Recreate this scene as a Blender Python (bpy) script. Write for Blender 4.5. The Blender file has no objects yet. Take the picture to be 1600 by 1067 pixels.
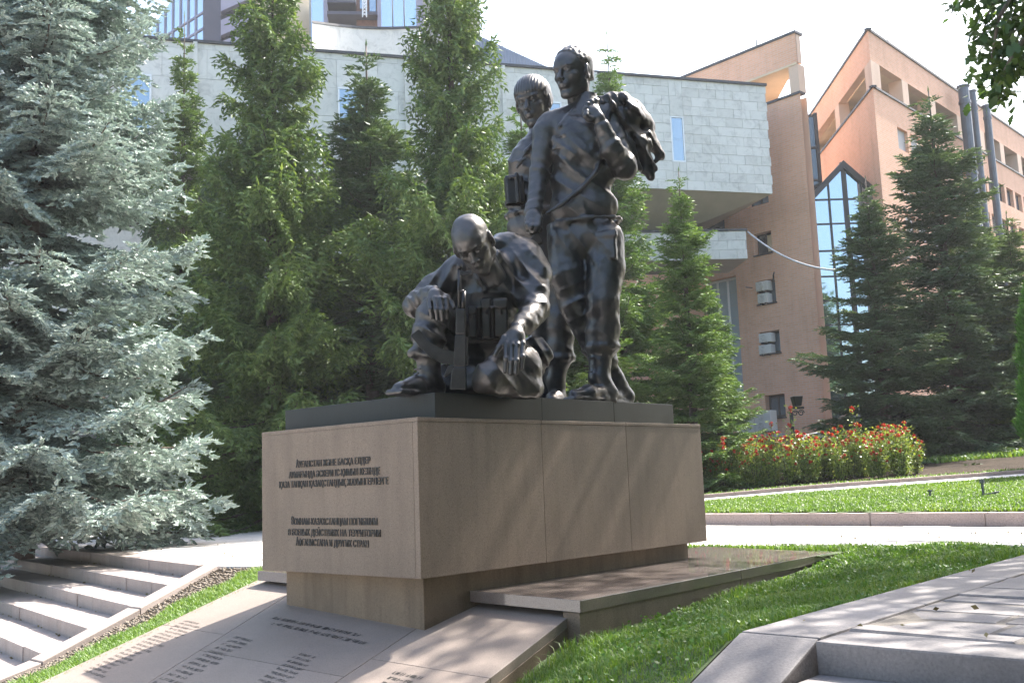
import bpy, math, random
import numpy as np
from math import sin, cos, pi, radians
from mathutils import Vector, Matrix

random.seed(7)
SC = bpy.context.scene
COL = SC.collection
# ------------------------------------------------------------------ camera (eye at 1.6 m over the lower path)
PITCH, ROLL, FPX = 0.1347, -0.0372, 1571.6
_F = np.array([0, cos(PITCH), sin(PITCH)]); _U = np.array([0, -sin(PITCH), cos(PITCH)]); _R = np.array([1., 0, 0])
CR = _R * cos(ROLL) + _U * sin(ROLL); CU = -_R * sin(ROLL) + _U * cos(ROLL)
EYE = np.array([0, 0, 1.6])
cam_d = bpy.data.cameras.new('camera'); cam = bpy.data.objects.new('camera', cam_d); COL.objects.link(cam)
cam_d.sensor_width = 36.0; cam_d.lens = FPX / 1600 * 36.0; cam_d.clip_end = 1500; cam_d.clip_start = 0.05
M = Matrix(((CR[0], CU[0], -_F[0], EYE[0]), (CR[1], CU[1], -_F[1], EYE[1]), (CR[2], CU[2], -_F[2], EYE[2]), (0, 0, 0, 1)))
cam.matrix_world = M
SC.camera = cam
# ------------------------------------------------------------------ light
SUN_EL, SUN_AZ = radians(50), radians(46.6)      # azimuth measured from +Y towards +X
world = bpy.data.worlds.new('World'); SC.world = world; world.use_nodes = True
wn = world.node_tree; wn.nodes.clear()
sky = wn.nodes.new('ShaderNodeTexSky'); sky.sky_type = 'NISHITA'; sky.sun_disc = False
sky.sun_elevation = SUN_EL; sky.sun_rotation = SUN_AZ; sky.air_density = 1.4; sky.dust_density = 6.5; sky.ozone_density = 1.0
sky.altitude = 800
bg = wn.nodes.new('ShaderNodeBackground'); bg.inputs['Strength'].default_value = 0.15
wo = wn.nodes.new('ShaderNodeOutputWorld')
wn.links.new(sky.outputs[0], bg.inputs[0]); wn.links.new(bg.outputs[0], wo.inputs[0])
sun_d = bpy.data.lights.new('sun', 'SUN'); sun_d.energy = 5.0; sun_d.angle = radians(0.55); sun_d.color = (1.0, 0.95, 0.87)
sun = bpy.data.objects.new('sun', sun_d); COL.objects.link(sun)
SDIR = Vector((sin(SUN_AZ) * cos(SUN_EL), cos(SUN_AZ) * cos(SUN_EL), sin(SUN_EL)))
sun.rotation_euler = SDIR.to_track_quat('Z', 'Y').to_euler()
SC.view_settings.view_transform = 'Standard'; SC.view_settings.look = 'None'
SC.view_settings.gamma = 1; SC.view_settings.use_curve_mapping = False
SC.view_settings.exposure = 1.85

# ------------------------------------------------------------------ measuring helpers (photo pixel -> place in the world)
def ray(px, py):
    d = _F + CR * ((px - 800) / FPX) + CU * ((533.5 - py) / FPX); return d / d[1]
def D(px, py, y): return EYE + ray(px, py) * y
def G(px, py, z=.8):
    r = ray(px, py); return EYE + r * ((z - 1.6) / r[2])
def PL(px, py, P0, n):
    r = ray(px, py); P0 = np.array(P0, float); n = np.array(n, float); return EYE + r * (((P0 - EYE) @ n) / (r @ n))
YAW = .7341
U = np.array([sin(YAW), cos(YAW), 0]); V = np.array([-cos(YAW), sin(YAW), 0]); A0 = np.array([-.669, 6.9, 0])
def W(u, v, z=0.0): return A0 + U * u + V * v + np.array([0, 0, z])
def UV(P): P = np.array(P, float); return float((P - A0) @ U), float((P - A0) @ V)
def T(x, y):
    """height of the park ground behind the square"""
    u, v = UV((x, y, 0)); k = min(max((v - 3) / 12, 0), 1); u0 = 8.6 + 3.5 * k
    return .95 + .068 * max(0.0, min(u, 40) - u0)
def GT(px, py):
    r = ray(px, py); a, b = 9.0, 60.0
    f = lambda t: (EYE + r * t)[2] - T(*(EYE + r * t)[:2])
    for _ in range(50):
        m = (a + b) / 2
        if f(m) > 0: a = m
        else: b = m
    return EYE + r * a

# ------------------------------------------------------------------ object helpers
def tag(o, label=None, cat=None, group=None, kind=None):
    if label: o['label'] = label
    if cat: o['category'] = cat
    if group: o['group'] = group
    if kind: o['kind'] = kind
    return o
def empty(name, loc, label=None, cat=None, group=None, rz=0):
    o = bpy.data.objects.new(name, None); COL.objects.link(o); o.location = tuple(float(c) for c in loc)
    o.rotation_euler = (0, 0, rz); o.empty_display_size = .2
    return tag(o, label, cat, group)
def obj(name, me, mat=None, parent=None, local=False):
    """link a mesh; world-space vertices are re-based on the parent unless local"""
    o = bpy.data.objects.new(name, me); COL.objects.link(o)
    if mat is not None and not me.materials: me.materials.append(mat)
    if parent is not None:
        o.parent = parent
        if not local:
            pw = parent; off = Vector((0, 0, 0))
            while pw is not None: off += Vector(pw.location); pw = pw.parent
            me.transform(Matrix.Translation(-off))
    return o
def rebase(o):
    """move the origin of a top-level mesh to its base centre"""
    me = o.data; n = len(me.vertices); co = np.empty(n * 3); me.vertices.foreach_get('co', co); co = co.reshape(-1, 3)
    c = (co.min(0) + co.max(0)) / 2; c[2] = co[:, 2].min()
    me.transform(Matrix.Translation(-Vector(c))); o.location = tuple(c); return o
class MB:
    def __init__(s): s.v = []; s.f = []
    def poly(s, pts):
        b = len(s.v); s.v += [tuple(float(c) for c in p) for p in pts]; s.f.append(tuple(range(b, b + len(pts))))
    def hexa(s, p):
        """8 points: bottom ring 0-3 (ccw from above), top ring 4-7"""
        b = len(s.v); s.v += [tuple(float(c) for c in q) for q in p]
        s.f += [tuple(b + i for i in q) for q in ((3, 2, 1, 0), (4, 5, 6, 7), (0, 1, 5, 4), (1, 2, 6, 5), (2, 3, 7, 6), (3, 0, 4, 7))]
    def box(s, x0, x1, y0, y1, z0, z1):
        s.hexa([(x0, y0, z0), (x1, y0, z0), (x1, y1, z0), (x0, y1, z0), (x0, y0, z1), (x1, y0, z1), (x1, y1, z1), (x0, y1, z1)])
    def obox(s, O, X, Y, x0, x1, y0, y1, z0, z1):
        """box in a frame O, horizontal axes X, Y"""
        O = np.array(O, float); X = np.array(X, float); Y = np.array(Y, float); Z = np.array([0, 0, 1.])
        s.hexa([O + X * a + Y * b + Z * c for a, b, c in ((x0, y0, z0), (x1, y0, z0), (x1, y1, z0), (x0, y1, z0), (x0, y0, z1), (x1, y0, z1), (x1, y1, z1), (x0, y1, z1))])
    def prism(s, pts, z0, z1):
        n = len(pts); b = len(s.v)
        s.v += [(float(p[0]), float(p[1]), float(z0 if np.isscalar(z0) else z0[i])) for i, p in enumerate(pts)]
        s.v += [(float(p[0]), float(p[1]), float(z1 if np.isscalar(z1) else z1[i])) for i, p in enumerate(pts)]
        s.f.append(tuple(range(b + n - 1, b - 1, -1))); s.f.append(tuple(range(b + n, b + 2 * n)))
        for i in range(n): j = (i + 1) % n; s.f.append((b + i, b + j, b + n + j, b + n + i))
    def tube(s, pts, radii, n=8, caps=True):
        pts = [Vector(tuple(float(c) for c in p)) for p in pts]
        if np.isscalar(radii): radii = [radii] * len(pts)
        up = None; b0 = len(s.v)
        for i, p in enumerate(pts):
            d = (pts[min(i + 1, len(pts) - 1)] - pts[max(i - 1, 0)]).normalized()
            if up is None:
                up = Vector((0, 0, 1)) if abs(d.z) < .9 else Vector((1, 0, 0))
            a = d.cross(up).normalized(); c = a.cross(d).normalized(); up = c
            for k in range(n):
                t = 2 * pi * k / n; q = p + (a * cos(t) + c * sin(t)) * radii[i]; s.v.append(tuple(q))
        for i in range(len(pts) - 1):
            for k in range(n):
                k2 = (k + 1) % n; s.f.append((b0 + i * n + k, b0 + i * n + k2, b0 + (i + 1) * n + k2, b0 + (i + 1) * n + k))
        if caps:
            s.f.append(tuple(b0 + k for k in range(n - 1, -1, -1))); e = b0 + (len(pts) - 1) * n; s.f.append(tuple(e + k for k in range(n)))
    def mesh(s, name='m', smooth=False):
        me = bpy.data.meshes.new(name); me.from_pydata(s.v, [], s.f); me.update()
        if smooth: me.polygons.foreach_set('use_smooth', [True] * len(me.polygons))
        return me
    def build(s, name, mat, parent=None, smooth=False, bevel=0):
        me = s.mesh(name, smooth)
        import bmesh
        bm = bmesh.new(); bm.from_mesh(me); bmesh.ops.recalc_face_normals(bm, faces=bm.faces)
        if bevel: bmesh.ops.bevel(bm, geom=list(bm.edges), offset=bevel, segments=2, profile=.6, affect='EDGES', clamp_overlap=True)
        bm.to_mesh(me); bm.free()
        o = obj(name, me, mat, parent)
        return o if parent is not None else rebase(o)
def np_mesh(name, verts, tris, smooth=False, mats=None, midx=None):
    """fast mesh from arrays; tris may be (n,3) or (n,4)"""
    me = bpy.data.meshes.new(name); k = tris.shape[1]
    me.vertices.add(len(verts)); me.vertices.foreach_set('co', np.ascontiguousarray(verts, np.float32).ravel())
    me.loops.add(tris.size); me.loops.foreach_set('vertex_index', np.ascontiguousarray(tris, np.int32).ravel())
    me.polygons.add(len(tris)); me.polygons.foreach_set('loop_start', np.arange(0, tris.size, k, dtype=np.int32))
    if smooth: me.polygons.foreach_set('use_smooth', np.ones(len(tris), bool))
    if mats:
        for m in mats: me.materials.append(m)
    if midx is not None: me.polygons.foreach_set('material_index', midx.astype(np.int32))
    me.update(calc_edges=True); return me

# ------------------------------------------------------------------ materials
class NT:
    def __init__(s, name):
        s.m = bpy.data.materials.new(name); s.m.use_nodes = True; s.t = s.m.node_tree; s.b = s.t.nodes['Principled BSDF']
        s.tc = s.t.nodes.new('ShaderNodeTexCoord')
    def n(s, typ, **kw):
        x = s.t.nodes.new(typ)
        for k, v in kw.items():
            if hasattr(x, k): setattr(x, k, v)
            else: x.inputs[k].default_value = v
        return x
    def l(s, a, b): s.t.links.new(a, b)
    def noise(s, scale, detail=4, rough=.6, co='Object', stretch=None, dist=0):
        x = s.n('ShaderNodeTexNoise'); x.inputs['Scale'].default_value = scale; x.inputs['Detail'].default_value = detail
        x.inputs['Roughness'].default_value = rough; x.inputs['Distortion'].default_value = dist
        src = s.tc.outputs[co]
        if stretch:
            mp = s.n('ShaderNodeMapping'); mp.inputs['Scale'].default_value = stretch; s.l(src, mp.inputs['Vector']); src = mp.outputs[0]
        s.l(src, x.inputs['Vector']); return x.outputs['Fac']
    def ramp(s, fac, stops):
        r = s.n('ShaderNodeValToRGB'); e = r.color_ramp.elements
        while len(e) > 1: e.remove(e[0])
        e[0].position = stops[0][0]; c = stops[0][1]; e[0].color = (*c, 1) if len(c) == 3 else c
        for p, c in stops[1:]:
            q = e.new(p); q.color = (*c, 1) if len(c) == 3 else c
        s.l(fac, r.inputs[0]); return r.outputs[0]
    def mix(s, a, b, f, mode='MIX'):
        x = s.n('ShaderNodeMix', data_type='RGBA', blend_type=mode)
        for i, val in ((6, a), (7, b)):
            if isinstance(val, tuple): x.inputs[i].default_value = (*val, 1)
            else: s.l(val, x.inputs[i])
        if isinstance(f, (int, float)): x.inputs[0].default_value = f
        else: s.l(f, x.inputs[0])
        return x.outputs[2]
    def bump(s, h, strength=.3, dist=.01):
        b = s.n('ShaderNodeBump'); b.inputs['Strength'].default_value = strength; b.inputs['Distance'].default_value = dist
        s.l(h, b.inputs['Height']); s.l(b.outputs[0], s.b.inputs['Normal']); return b
    def col(s, c):
        if isinstance(c, tuple): s.b.inputs['Base Color'].default_value = (*c, 1)
        else: s.l(c, s.b.inputs['Base Color'])
        return s
    def set(s, **kw):
        for k, v in kw.items():
            k = k.replace('_', ' ')
            if isinstance(v, (int, float, tuple)): s.b.inputs[k].default_value = v
            else: s.l(v, s.b.inputs[k])
        return s
def C(c, k): return tuple(min(1, x * k) for x in c)
def plain(name, c, rough=.6, metal=0., var=.25, scale=6, bump=0.0):
    t = NT(name); f = t.noise(scale, 5)
    t.col(t.ramp(f, [(.3, C(c, 1 - var)), (.7, C(c, 1 + var))])).set(Roughness=rough, Metallic=metal)
    if bump: t.bump(t.noise(scale * 6, 4), bump, .01)
    return t.m
def granite(name, c, rough=.5, grain=110, spk=.45, blotch=.15, bump=.1, stain=0., coat=0.):
    t = NT(name)
    g = t.noise(grain, 2, .7)
    base = t.ramp(g, [(.30, C(c, 1 - spk)), (.44, C(c, .93)), (.56, c), (.72, C(c, 1 + spk * .6))])
    big = t.noise(1.3, 5)
    base = t.mix(base, t.ramp(big, [(.3, (1 - blotch,) * 3), (.7, (1,) * 3)]), 1.0, 'MULTIPLY')
    ri = t.n('ShaderNodeObjectInfo')
    base = t.mix(base, t.ramp(ri.outputs['Random'], [(0, (.86, .85, .84)), (1, (1, 1, 1))]), 1.0, 'MULTIPLY')
    if stain:
        st = t.noise(2.0, 6, .65, stretch=(3.5, 3.5, .5))
        base = t.mix(base, t.ramp(st, [(.45, (1, 1, 1)), (.72, (1 - stain, 1 - stain * 1.05, 1 - stain * 1.15))]), 1.0, 'MULTIPLY')
    t.col(base).set(Roughness=rough)
    if coat: t.set(Coat_Weight=coat, Coat_Roughness=.04)
    if bump: t.bump(g, bump, .004)
    return t.m
MAT = {}
MAT['pedestal'] = granite('pedestal_granite', (.215, .158, .115), .58, 120, .5, .2, .12, .2)
MAT['plinth'] = granite('plinth_granite', (.22, .16, .105), .7, 90, .3, .35, .15, .35)
MAT['darkgran'] = granite('dark_granite', (.020, .023, .023), .42, 120, .5, .3, .1, .25); MAT['darkgran'].node_tree.nodes['Principled BSDF'].inputs['Specular IOR Level'].default_value = .3
MAT['slope'] = granite('slope_granite', (.30, .245, .212), .5, 120, .3, .2, .1, 0)
MAT['polish'] = granite('polished_granite', (.20, .165, .15), .25, 120, .4, .2, .03, 0, .8)
MAT['terrace'] = granite('terrace_granite', (.27, .245, .24), .75, 70, .22, .3, .5)
MAT['stepst'] = granite('step_granite', (.40, .34, .315), .8, 80, .25, .2, .5, .16)
MAT['tile'] = granite('square_paving', (.62, .585, .55), .8, 60, .14, .16, .4)
MAT['kerb'] = granite('kerb_granite', (.42, .33, .30), .75, 60, .35, .2, .4)
MAT['joint'] = plain('joint_earth', (.16, .14, .12), .95, 0, .3, 12, .4)
def paving_sheet():
    t = NT('square_sheet'); b = t.n('ShaderNodeTexBrick', offset=.5); b.inputs['Scale'].default_value = 1.0
    mp = t.n('ShaderNodeMapping'); mp.inputs['Rotation'].default_value = (0, 0, YAW); t.l(t.tc.outputs['Object'], mp.inputs[0]); t.l(mp.outputs[0], b.inputs['Vector'])
    b.inputs['Brick Width'].default_value = .6; b.inputs['Row Height'].default_value = .6; b.inputs['Mortar Size'].default_value = .008
    b.inputs['Color1'].default_value = (.64, .60, .565, 1); b.inputs['Color2'].default_value = (.58, .55, .52, 1); b.inputs['Mortar'].default_value = (.33, .3, .28, 1)
    t.col(t.mix(b.outputs[0], t.ramp(t.noise(3, 6), [(.3, (.85,) * 3), (.7, (1,) * 3)]), 1.0, 'MULTIPLY')).set(Roughness=.85); return t.m
MAT['sheet'] = paving_sheet()
def soil():
    t = NT('park_soil'); f = t.noise(.8, 8, .7); g = t.noise(14, 6, .7)
    c = t.mix(t.ramp(f, [(.35, (.028, .021, .015)), (.6, (.062, .047, .034))]), t.ramp(g, [(.3, (.6,) * 3), (.7, (1.1,) * 3)]), 1.0, 'MULTIPLY')
    t.col(c).set(Roughness=1.0, Specular_IOR_Level=.08); t.bump(g, .8, .03); return t.m
MAT['soil'] = soil()
MAT['turf'] = plain('turf_earth', (.055, .085, .025), .95, 0, .4, 9, .8)
def leafmat(name, cols, rough=.55, trans=.25, hue_noise=1.2, tint=(1.0, 1.0, .35)):
    """foliage: colour per leaf island and per region of the crown"""
    t = NT(name); g = t.n('ShaderNodeNewGeometry'); f = t.noise(hue_noise, 3)
    x = t.n('ShaderNodeMath', operation='MULTIPLY_ADD'); t.l(g.outputs['Random Per Island'], x.inputs[0]); x.inputs[1].default_value = .55
    y = t.n('ShaderNodeMath', operation='MULTIPLY_ADD'); t.l(f, y.inputs[0]); y.inputs[1].default_value = .9; y.inputs[2].default_value = -.22
    t.l(y.outputs[0], x.inputs[2])
    n = len(cols) - 1
    c = t.ramp(x.outputs[0], [(.12 + .76 * i / n, k) for i, k in enumerate(cols)])
    t.col(c).set(Roughness=rough)
    tr = t.n('ShaderNodeBsdfTranslucent'); t.l(t.mix(c, tint, 1.0, 'MULTIPLY'), tr.inputs[0])
    ms = t.n('ShaderNodeMixShader'); ms.inputs[0].default_value = trans
    out = t.t.nodes['Material Output']; t.l(t.b.outputs[0], ms.inputs[1]); t.l(tr.outputs[0], ms.inputs[2]); t.l(ms.outputs[0], out.inputs[0])
    return t.m
MAT['grass'] = leafmat('grass_blades', [(.06, .125, .02), (.11, .22, .035), (.165, .28, .05), (.25, .31, .09)], .5, .4, .9)
MAT['grassfar'] = leafmat('far_grass_blades', [(.075, .155, .025), (.12, .225, .04), (.16, .27, .055), (.22, .29, .09)], .5, .4, .6)
MAT['bark'] = plain('spruce_bark', (.11, .085, .07), .95, 0, .45, 9, 1.0)
MAT['barkpale'] = plain('tree_bark', (.17, .14, .115), .95, 0, .4, 7, 1.0)
def unit(a): return a / np.maximum(np.linalg.norm(a, axis=-1, keepdims=True), 1e-9)

# thin summer haze over the park
def haze_box():
    mb = MB(); mb.box(-70, 75, -45, 85, -1.2, 48); t = NT('haze_air'); t.t.nodes.remove(t.b); v = t.n('ShaderNodeVolumePrincipled'); v.inputs['Color'].default_value = (.93, .96, 1, 1); v.inputs['Density'].default_value = .0007; v.inputs['Anisotropy'].default_value = .3
    t.l(v.outputs[0], t.t.nodes['Material Output'].inputs['Volume']); o = mb.build('haze', t.m); tag(o, 'thin bright summer haze filling the air of the park', kind='stuff')
haze_box()
# ================================================================== THE GROUND
def sheet(name, pts, z, mat, label=None, holes=None):
    mb = MB(); mb.poly([(p[0], p[1], z) for p in pts]); o = mb.build(name, mat); return tag(o, label, None, None, 'structure')
uvp = lambda L: [W(u, v)[:2] for u, v in L]
o = MB(); o.poly([(-400, -400, -.02), (400, -400, -.02), (400, 400, -.02), (-400, 400, -.02)]); o = o.build('ground', MAT['soil']); tag(o, 'bare earth under the whole park', kind='structure')
o = MB(); o.poly([(*W(-1.2, -14)[:2], 0.0), (*W(-14, -14)[:2], 0.0), (*W(-14, 24)[:2], 0.0), (*W(-1.2, 24)[:2], 0.0)]); tag(o.build('path', MAT['sheet']), 'paved lower path in front of the memorial', kind='structure')
# the square (upper level) as an L shaped slab with paving stones on it
SQ = [(8.5, -16), (8.5, 3), (11.9, 19.5), (12.5, 45), (6.9, 40), (2.16, 10.25), (1.24, 4.79), (1.32, 4.22), (1.75, 3.6), (4.95, 3.2), (5.0, .7), (5.35, -.35), (5.75, -2.15), (5.8, -2.45), (.0, -2.47), (.1, -3.2), (.1, -16)]
mb = MB(); mb.prism(uvp(SQ), -.02, .792); tag(mb.build('square', MAT['sheet']), 'pale paved upper square around the monument', kind='structure')
# park ground behind, as a height sheet
xs = np.arange(-46, 60, 1.0); mbv = []; 
us = np.concatenate([[8.62], np.arange(9, 20, .5), np.arange(20, 80, 2.0)]); vs = np.arange(-50, 60, 1.5)
def u_start(v): return 8.62 + 3.38 * min(max((v - 3) / 16.5, 0), 1)
g = []
for a, uu in enumerate(us):
    for v in vs:
        s0 = u_start(v); u2 = s0 + (uu - 8.62); P = W(u2, v); g.append((P[0], P[1], T(P[0], P[1]) + (.02 * sin(P[0] * 1.7) * cos(P[1] * 1.3) if a else 0)))
nv = len(vs); g = np.array(g)
q = np.array([(i * nv + j, i * nv + j + 1, (i + 1) * nv + j + 1, (i + 1) * nv + j) for i in range(len(us) - 1) for j in range(nv - 1)])[:, ::-1]
park = obj('park_ground', np_mesh('park_ground', g, q, True), MAT['soil']); tag(park, 'rising bare park ground under the spruces', kind='structure')

# paving stones of the square: every stone near the camera is a piece
def bevel_box_mesh(lx, ly, lz, b=.008, name='slab', seed=0, rough=0.0):
    import bmesh
    mb = MB(); mb.box(-lx / 2, lx / 2, -ly / 2, ly / 2, -lz, 0); me = mb.mesh(name)
    bm = bmesh.new(); bm.from_mesh(me); bmesh.ops.recalc_face_normals(bm, faces=bm.faces)
    bmesh.ops.bevel(bm, geom=list(bm.edges), offset=b, segments=1, affect='EDGES')
    bm.to_mesh(me); bm.free(); return me
root_sq = bpy.data.objects['square']
def lay(name, me, mat, u, v, z, rz=0.0, parent=root_sq, tilt=.0015):
    o = bpy.data.objects.new(name, me); COL.objects.link(o); o.parent = parent
    if not me.materials: me.materials.append(mat)
    o.location = Vector(W(u, v, z)) - Vector(parent.location)
    o.rotation_euler = (random.gauss(0, tilt), random.gauss(0, tilt), pi / 2 - YAW + rz); return o     # local x = U
tm = [bevel_box_mesh(.592 - .006 * k, .592 - .004 * k, .04) for k in range(3)]
def tiles(u0, u1, v0, v1, test):
    n = 0
    for i in range(int((u1 - u0) / .6 + .001)):
        for j in range(int((v1 - v0) / .6 + .001)):
            u = u0 + .3 + .6 * i; v = v0 + .3 + .6 * j + (.3 if i % 2 else 0)
            if test(u, v): lay('paving_stone', random.choice(tm), MAT['tile'], u, v, .802 + random.uniform(-.002, .003)); n += 1
    return n
nose_u = lambda v, k: 1.16 - .46 * k + .163 * (v - 4.8)
# left of the pedestal, beyond the stairs
nA = tiles(1.3, 7.3, 3.9, 13.0, lambda u, v: u - .42 > nose_u(v, 0) + .05 and u > 1.62 + (0 if v > 4.6 else (4.6 - v) * .6))
nB = tiles(5.35, 8.4, -6.0, 3.0, lambda u, v: u - .36 > 5.0 + (0 if v > .7 else (.7 - v) * .265) and v < 2.8)
# right terrace: irregular stones in rows along V
random.seed(11)
rows = [.20, .36, .30, .42, .28, .40, .34, .30, .42, .36, .4, .3, .42, .36, .4, .4]
uu = .14
nC = 0
for r in rows:
    if uu + r > 5.85: break
    v = -2.90 - random.uniform(0, .3)
    v0 = -2.885
    while v0 > -7.2:
        L = random.choice([.34, .42, .55, .62, .8])
        lay('paving_stone', bevel_box_mesh(r - .020, L - .020, .05, random.uniform(.009, .018)), MAT['terrace'], uu + r / 2, v0 - L / 2, .806 + random.uniform(-.009, .006), random.gauss(0, .010), tilt=.008); nC += 1
        v0 -= L
    uu += r
_jb = [W(.12, -2.9), W(.12, -16), W(5.9, -16), W(5.9, -2.9)]
mb = MB(); mb.poly([(p[0], p[1], .7965) for p in _jb]); tag(mb.build('terrace_bed', MAT['joint']), 'dark earth showing in the joints of the terrace paving', kind='structure')
# nosing blocks of the terrace and the steps under it (thing: right stairs)
st = empty('granite_stairs', W(-.2, -4.5, 0), 'lilac grey granite steps with sloping side block at the lower right corner', 'stairs')
for k in range(6):
    zt = .804 - .15 * k; u1 = .13 - .42 * k if k else .13
    v = -2.9
    while v > -8.6:
        L = random.uniform(1.15, 1.7) if not (k == 0 and v > -2.95) else 1.9
        mb = MB(); mb.obox(W(0, 0), U, -V, u1 - .34 - (.0 if k else .0), u1 if k == 0 else u1 + .12, -v + .006, -v + L - .006, zt - .155, zt)
        mb.build('step_block', MAT['terrace'], st, bevel=.012); v -= L
# sloping side block (thing's part) and the kerb stones of the terrace edge
v1, v2 = -2.47, -2.885
def hx(mb, u0, u1, va, vb, zb, z0, z1):   # top slopes from z0 at u0 to z1 at u1
    mb.hexa([W(u0, vb, zb), W(u1, vb, zb), W(u1, va, zb), W(u0, va, zb), W(u0, vb, z0), W(u1, vb, z1), W(u1, va, z1), W(u0, va, z0)])
for k in range(2):
    mb = MB(); a, b = -.126 - 1.2 * k, -.126 - 1.2 * (k + 1) + .008
    hx(mb, b, a, v1, v2, -.05, max(.803 - .345 * (-.126 - b), 0), max(.803 - .345 * (-.126 - a), 0)); mb.build('side_block', MAT['terrace'], st, bevel=.012)
kt = empty('terrace_kerb', W(2.5, -2.68, 0), 'broad granite kerb between the lawn and the right hand terrace', 'kerb')
a = -.12
for L in (1.35, 1.5, 1.5, 1.6):
    mb = MB(); hx(mb, a + .003, a + L - .003, v1, v2, .3, .806, .806); mb.build('kerb_stone', MAT['terrace'], kt, bevel=.012); a += L

# left stairs
sl = empty('granite_stairs', W(.5, 8, 0), 'long pink grey granite steps below the blue spruce on the left', 'stairs')
random.seed(5)
inner = lambda k: 4.79 - [0, .36, .52, .64, .72, .8, .88][k]
for k in range(6):
    zt = .804 - .14 * k; v = inner(k)
    while v < 14:
        L = random.choice([.55, .8, 1.0, 1.25, 1.5]); va, vb = v + .004, v + L - .004
        ua, ub = nose_u(va, k), nose_u(vb, k); w = .5 if k else .34
        j = random.uniform(-.006, .006); z = zt + random.uniform(-.004, .003)
        mb = MB(); mb.hexa([W(ua + j, vb, zt - .16) if 0 else W(ub + j, vb, zt - .17), W(ua + j, va, zt - .17), W(ua + w, va, zt - .17), W(ub + w, vb, zt - .17), W(ub + j, vb, z), W(ua + j, va, z), W(ua + w, va, z), W(ub + w, vb, z)])
        mb.build('step_block', MAT['stepst'], sl, bevel=.009); v += L
# sloping cheek of the left stairs
ck = [(1.24, 4.79, 4.53, .802), (.1, 4.24, 4.0, .515), (-.9, 4.0, 3.76, .205), (-1.9, 3.8, 3.56, .0)]
for i in range(3):
    (ua, ia, oa, za), (ub, ib, ob, zb) = ck[i], ck[i + 1]
    mb = MB(); mb.hexa([W(ub + .004, ob, -.1), W(ua - .004, oa, -.1), W(ua - .004, ia - .004, -.1), W(ub + .004, ib - .004, -.1), W(ub + .004, ob, zb + .012), W(ua - .004, oa, za), W(ua - .004, ia - .004, za), W(ub + .004, ib - .004, zb + .012)])
    mb.build('side_block', MAT['stepst'], sl, bevel=.008)

# ================================================================== MEMORIAL SLOPE AND PLATFORM
FR = G(906, 950, .70); FL = W(.57, 2.66, .82); FC = W(.13, .12, .592)
fd = FL - FR; flen = np.linalg.norm(fd); fd /= flen
SN = np.cross(fd, FC - FR); SN /= np.linalg.norm(SN); SN = SN if SN[2] > 0 else -SN
fn = np.cross(SN, fd); fn = fn if fn[2] < 0 else -fn; DIP = -fn[2]
S = lambda px, py: PL(px, py, FR, SN)
def sxy(P): P = np.array(P) - FR; return float(P @ fd), float(P @ fn)
def SW(a, b, h=0.0): return FR + fd * a + fn * b + SN * h
ms = empty('memorial_slope', (FR + fd * 2 + fn * 1) * np.array([1, 1, 0]), 'sloping pink granite slabs with rows of engraved names below the pedestal', 'memorial')
c1, c2 = sxy(S(437, 937)), sxy(S(230, 1067)); c3, c4 = sxy(S(660, 975)), sxy(S(522, 1067)); e1, e2 = sxy(S(756, 1067)), sxy(S(60, 1067))
print('slope', [np.round(x, 2) for x in (c1, c2, c3, c4, e1, e2)], flen)
BB = 2.35
def edge_at(p, q, b): t = (b - p[1]) / (q[1] - p[1]); return p[0] + (q[0] - p[0]) * t
lines = [((0, 0), e1), (c3, c4), (c1, c2), ((flen, 0), e2)]
for i in range(3):
    L, Rr = lines[i], lines[i + 1]
    bs = [-.0, .0 + BB * .5, BB] if i != 1 else [0, BB * .62, BB]
    for j in range(2):
        b0, b1 = bs[j] + .004, bs[j + 1] - .001; g_ = .003
        P = [SW(edge_at(*L, b0) + g_, b0), SW(edge_at(*L, b1) + g_, b1), SW(edge_at(*Rr, b1) - g_, b1), SW(edge_at(*Rr, b0) - g_, b0)]
        mb = MB(); mb.hexa([p - SN * .06 for p in P] + P); mb.build('slope_slab', MAT['slope'], ms, bevel=.003)
# side wall of the slope towards the lawn
mb = MB(); Pa, Pb = SW(0, 0, -.06), SW(edge_at(*lines[0], BB), BB, -.06)
d_ = np.array([fd[0], fd[1], 0]) * .12
mb.hexa([(Pb[0], Pb[1], -.05), (Pa[0], Pa[1], -.05), (Pa[0] + d_[0], Pa[1] + d_[1], -.05), (Pb[0] + d_[0], Pb[1] + d_[1], -.05), Pb, Pa, Pa + d_, Pb + d_])
mb.build('side_wall', MAT['pedestal'], ms, bevel=.002)
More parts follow.
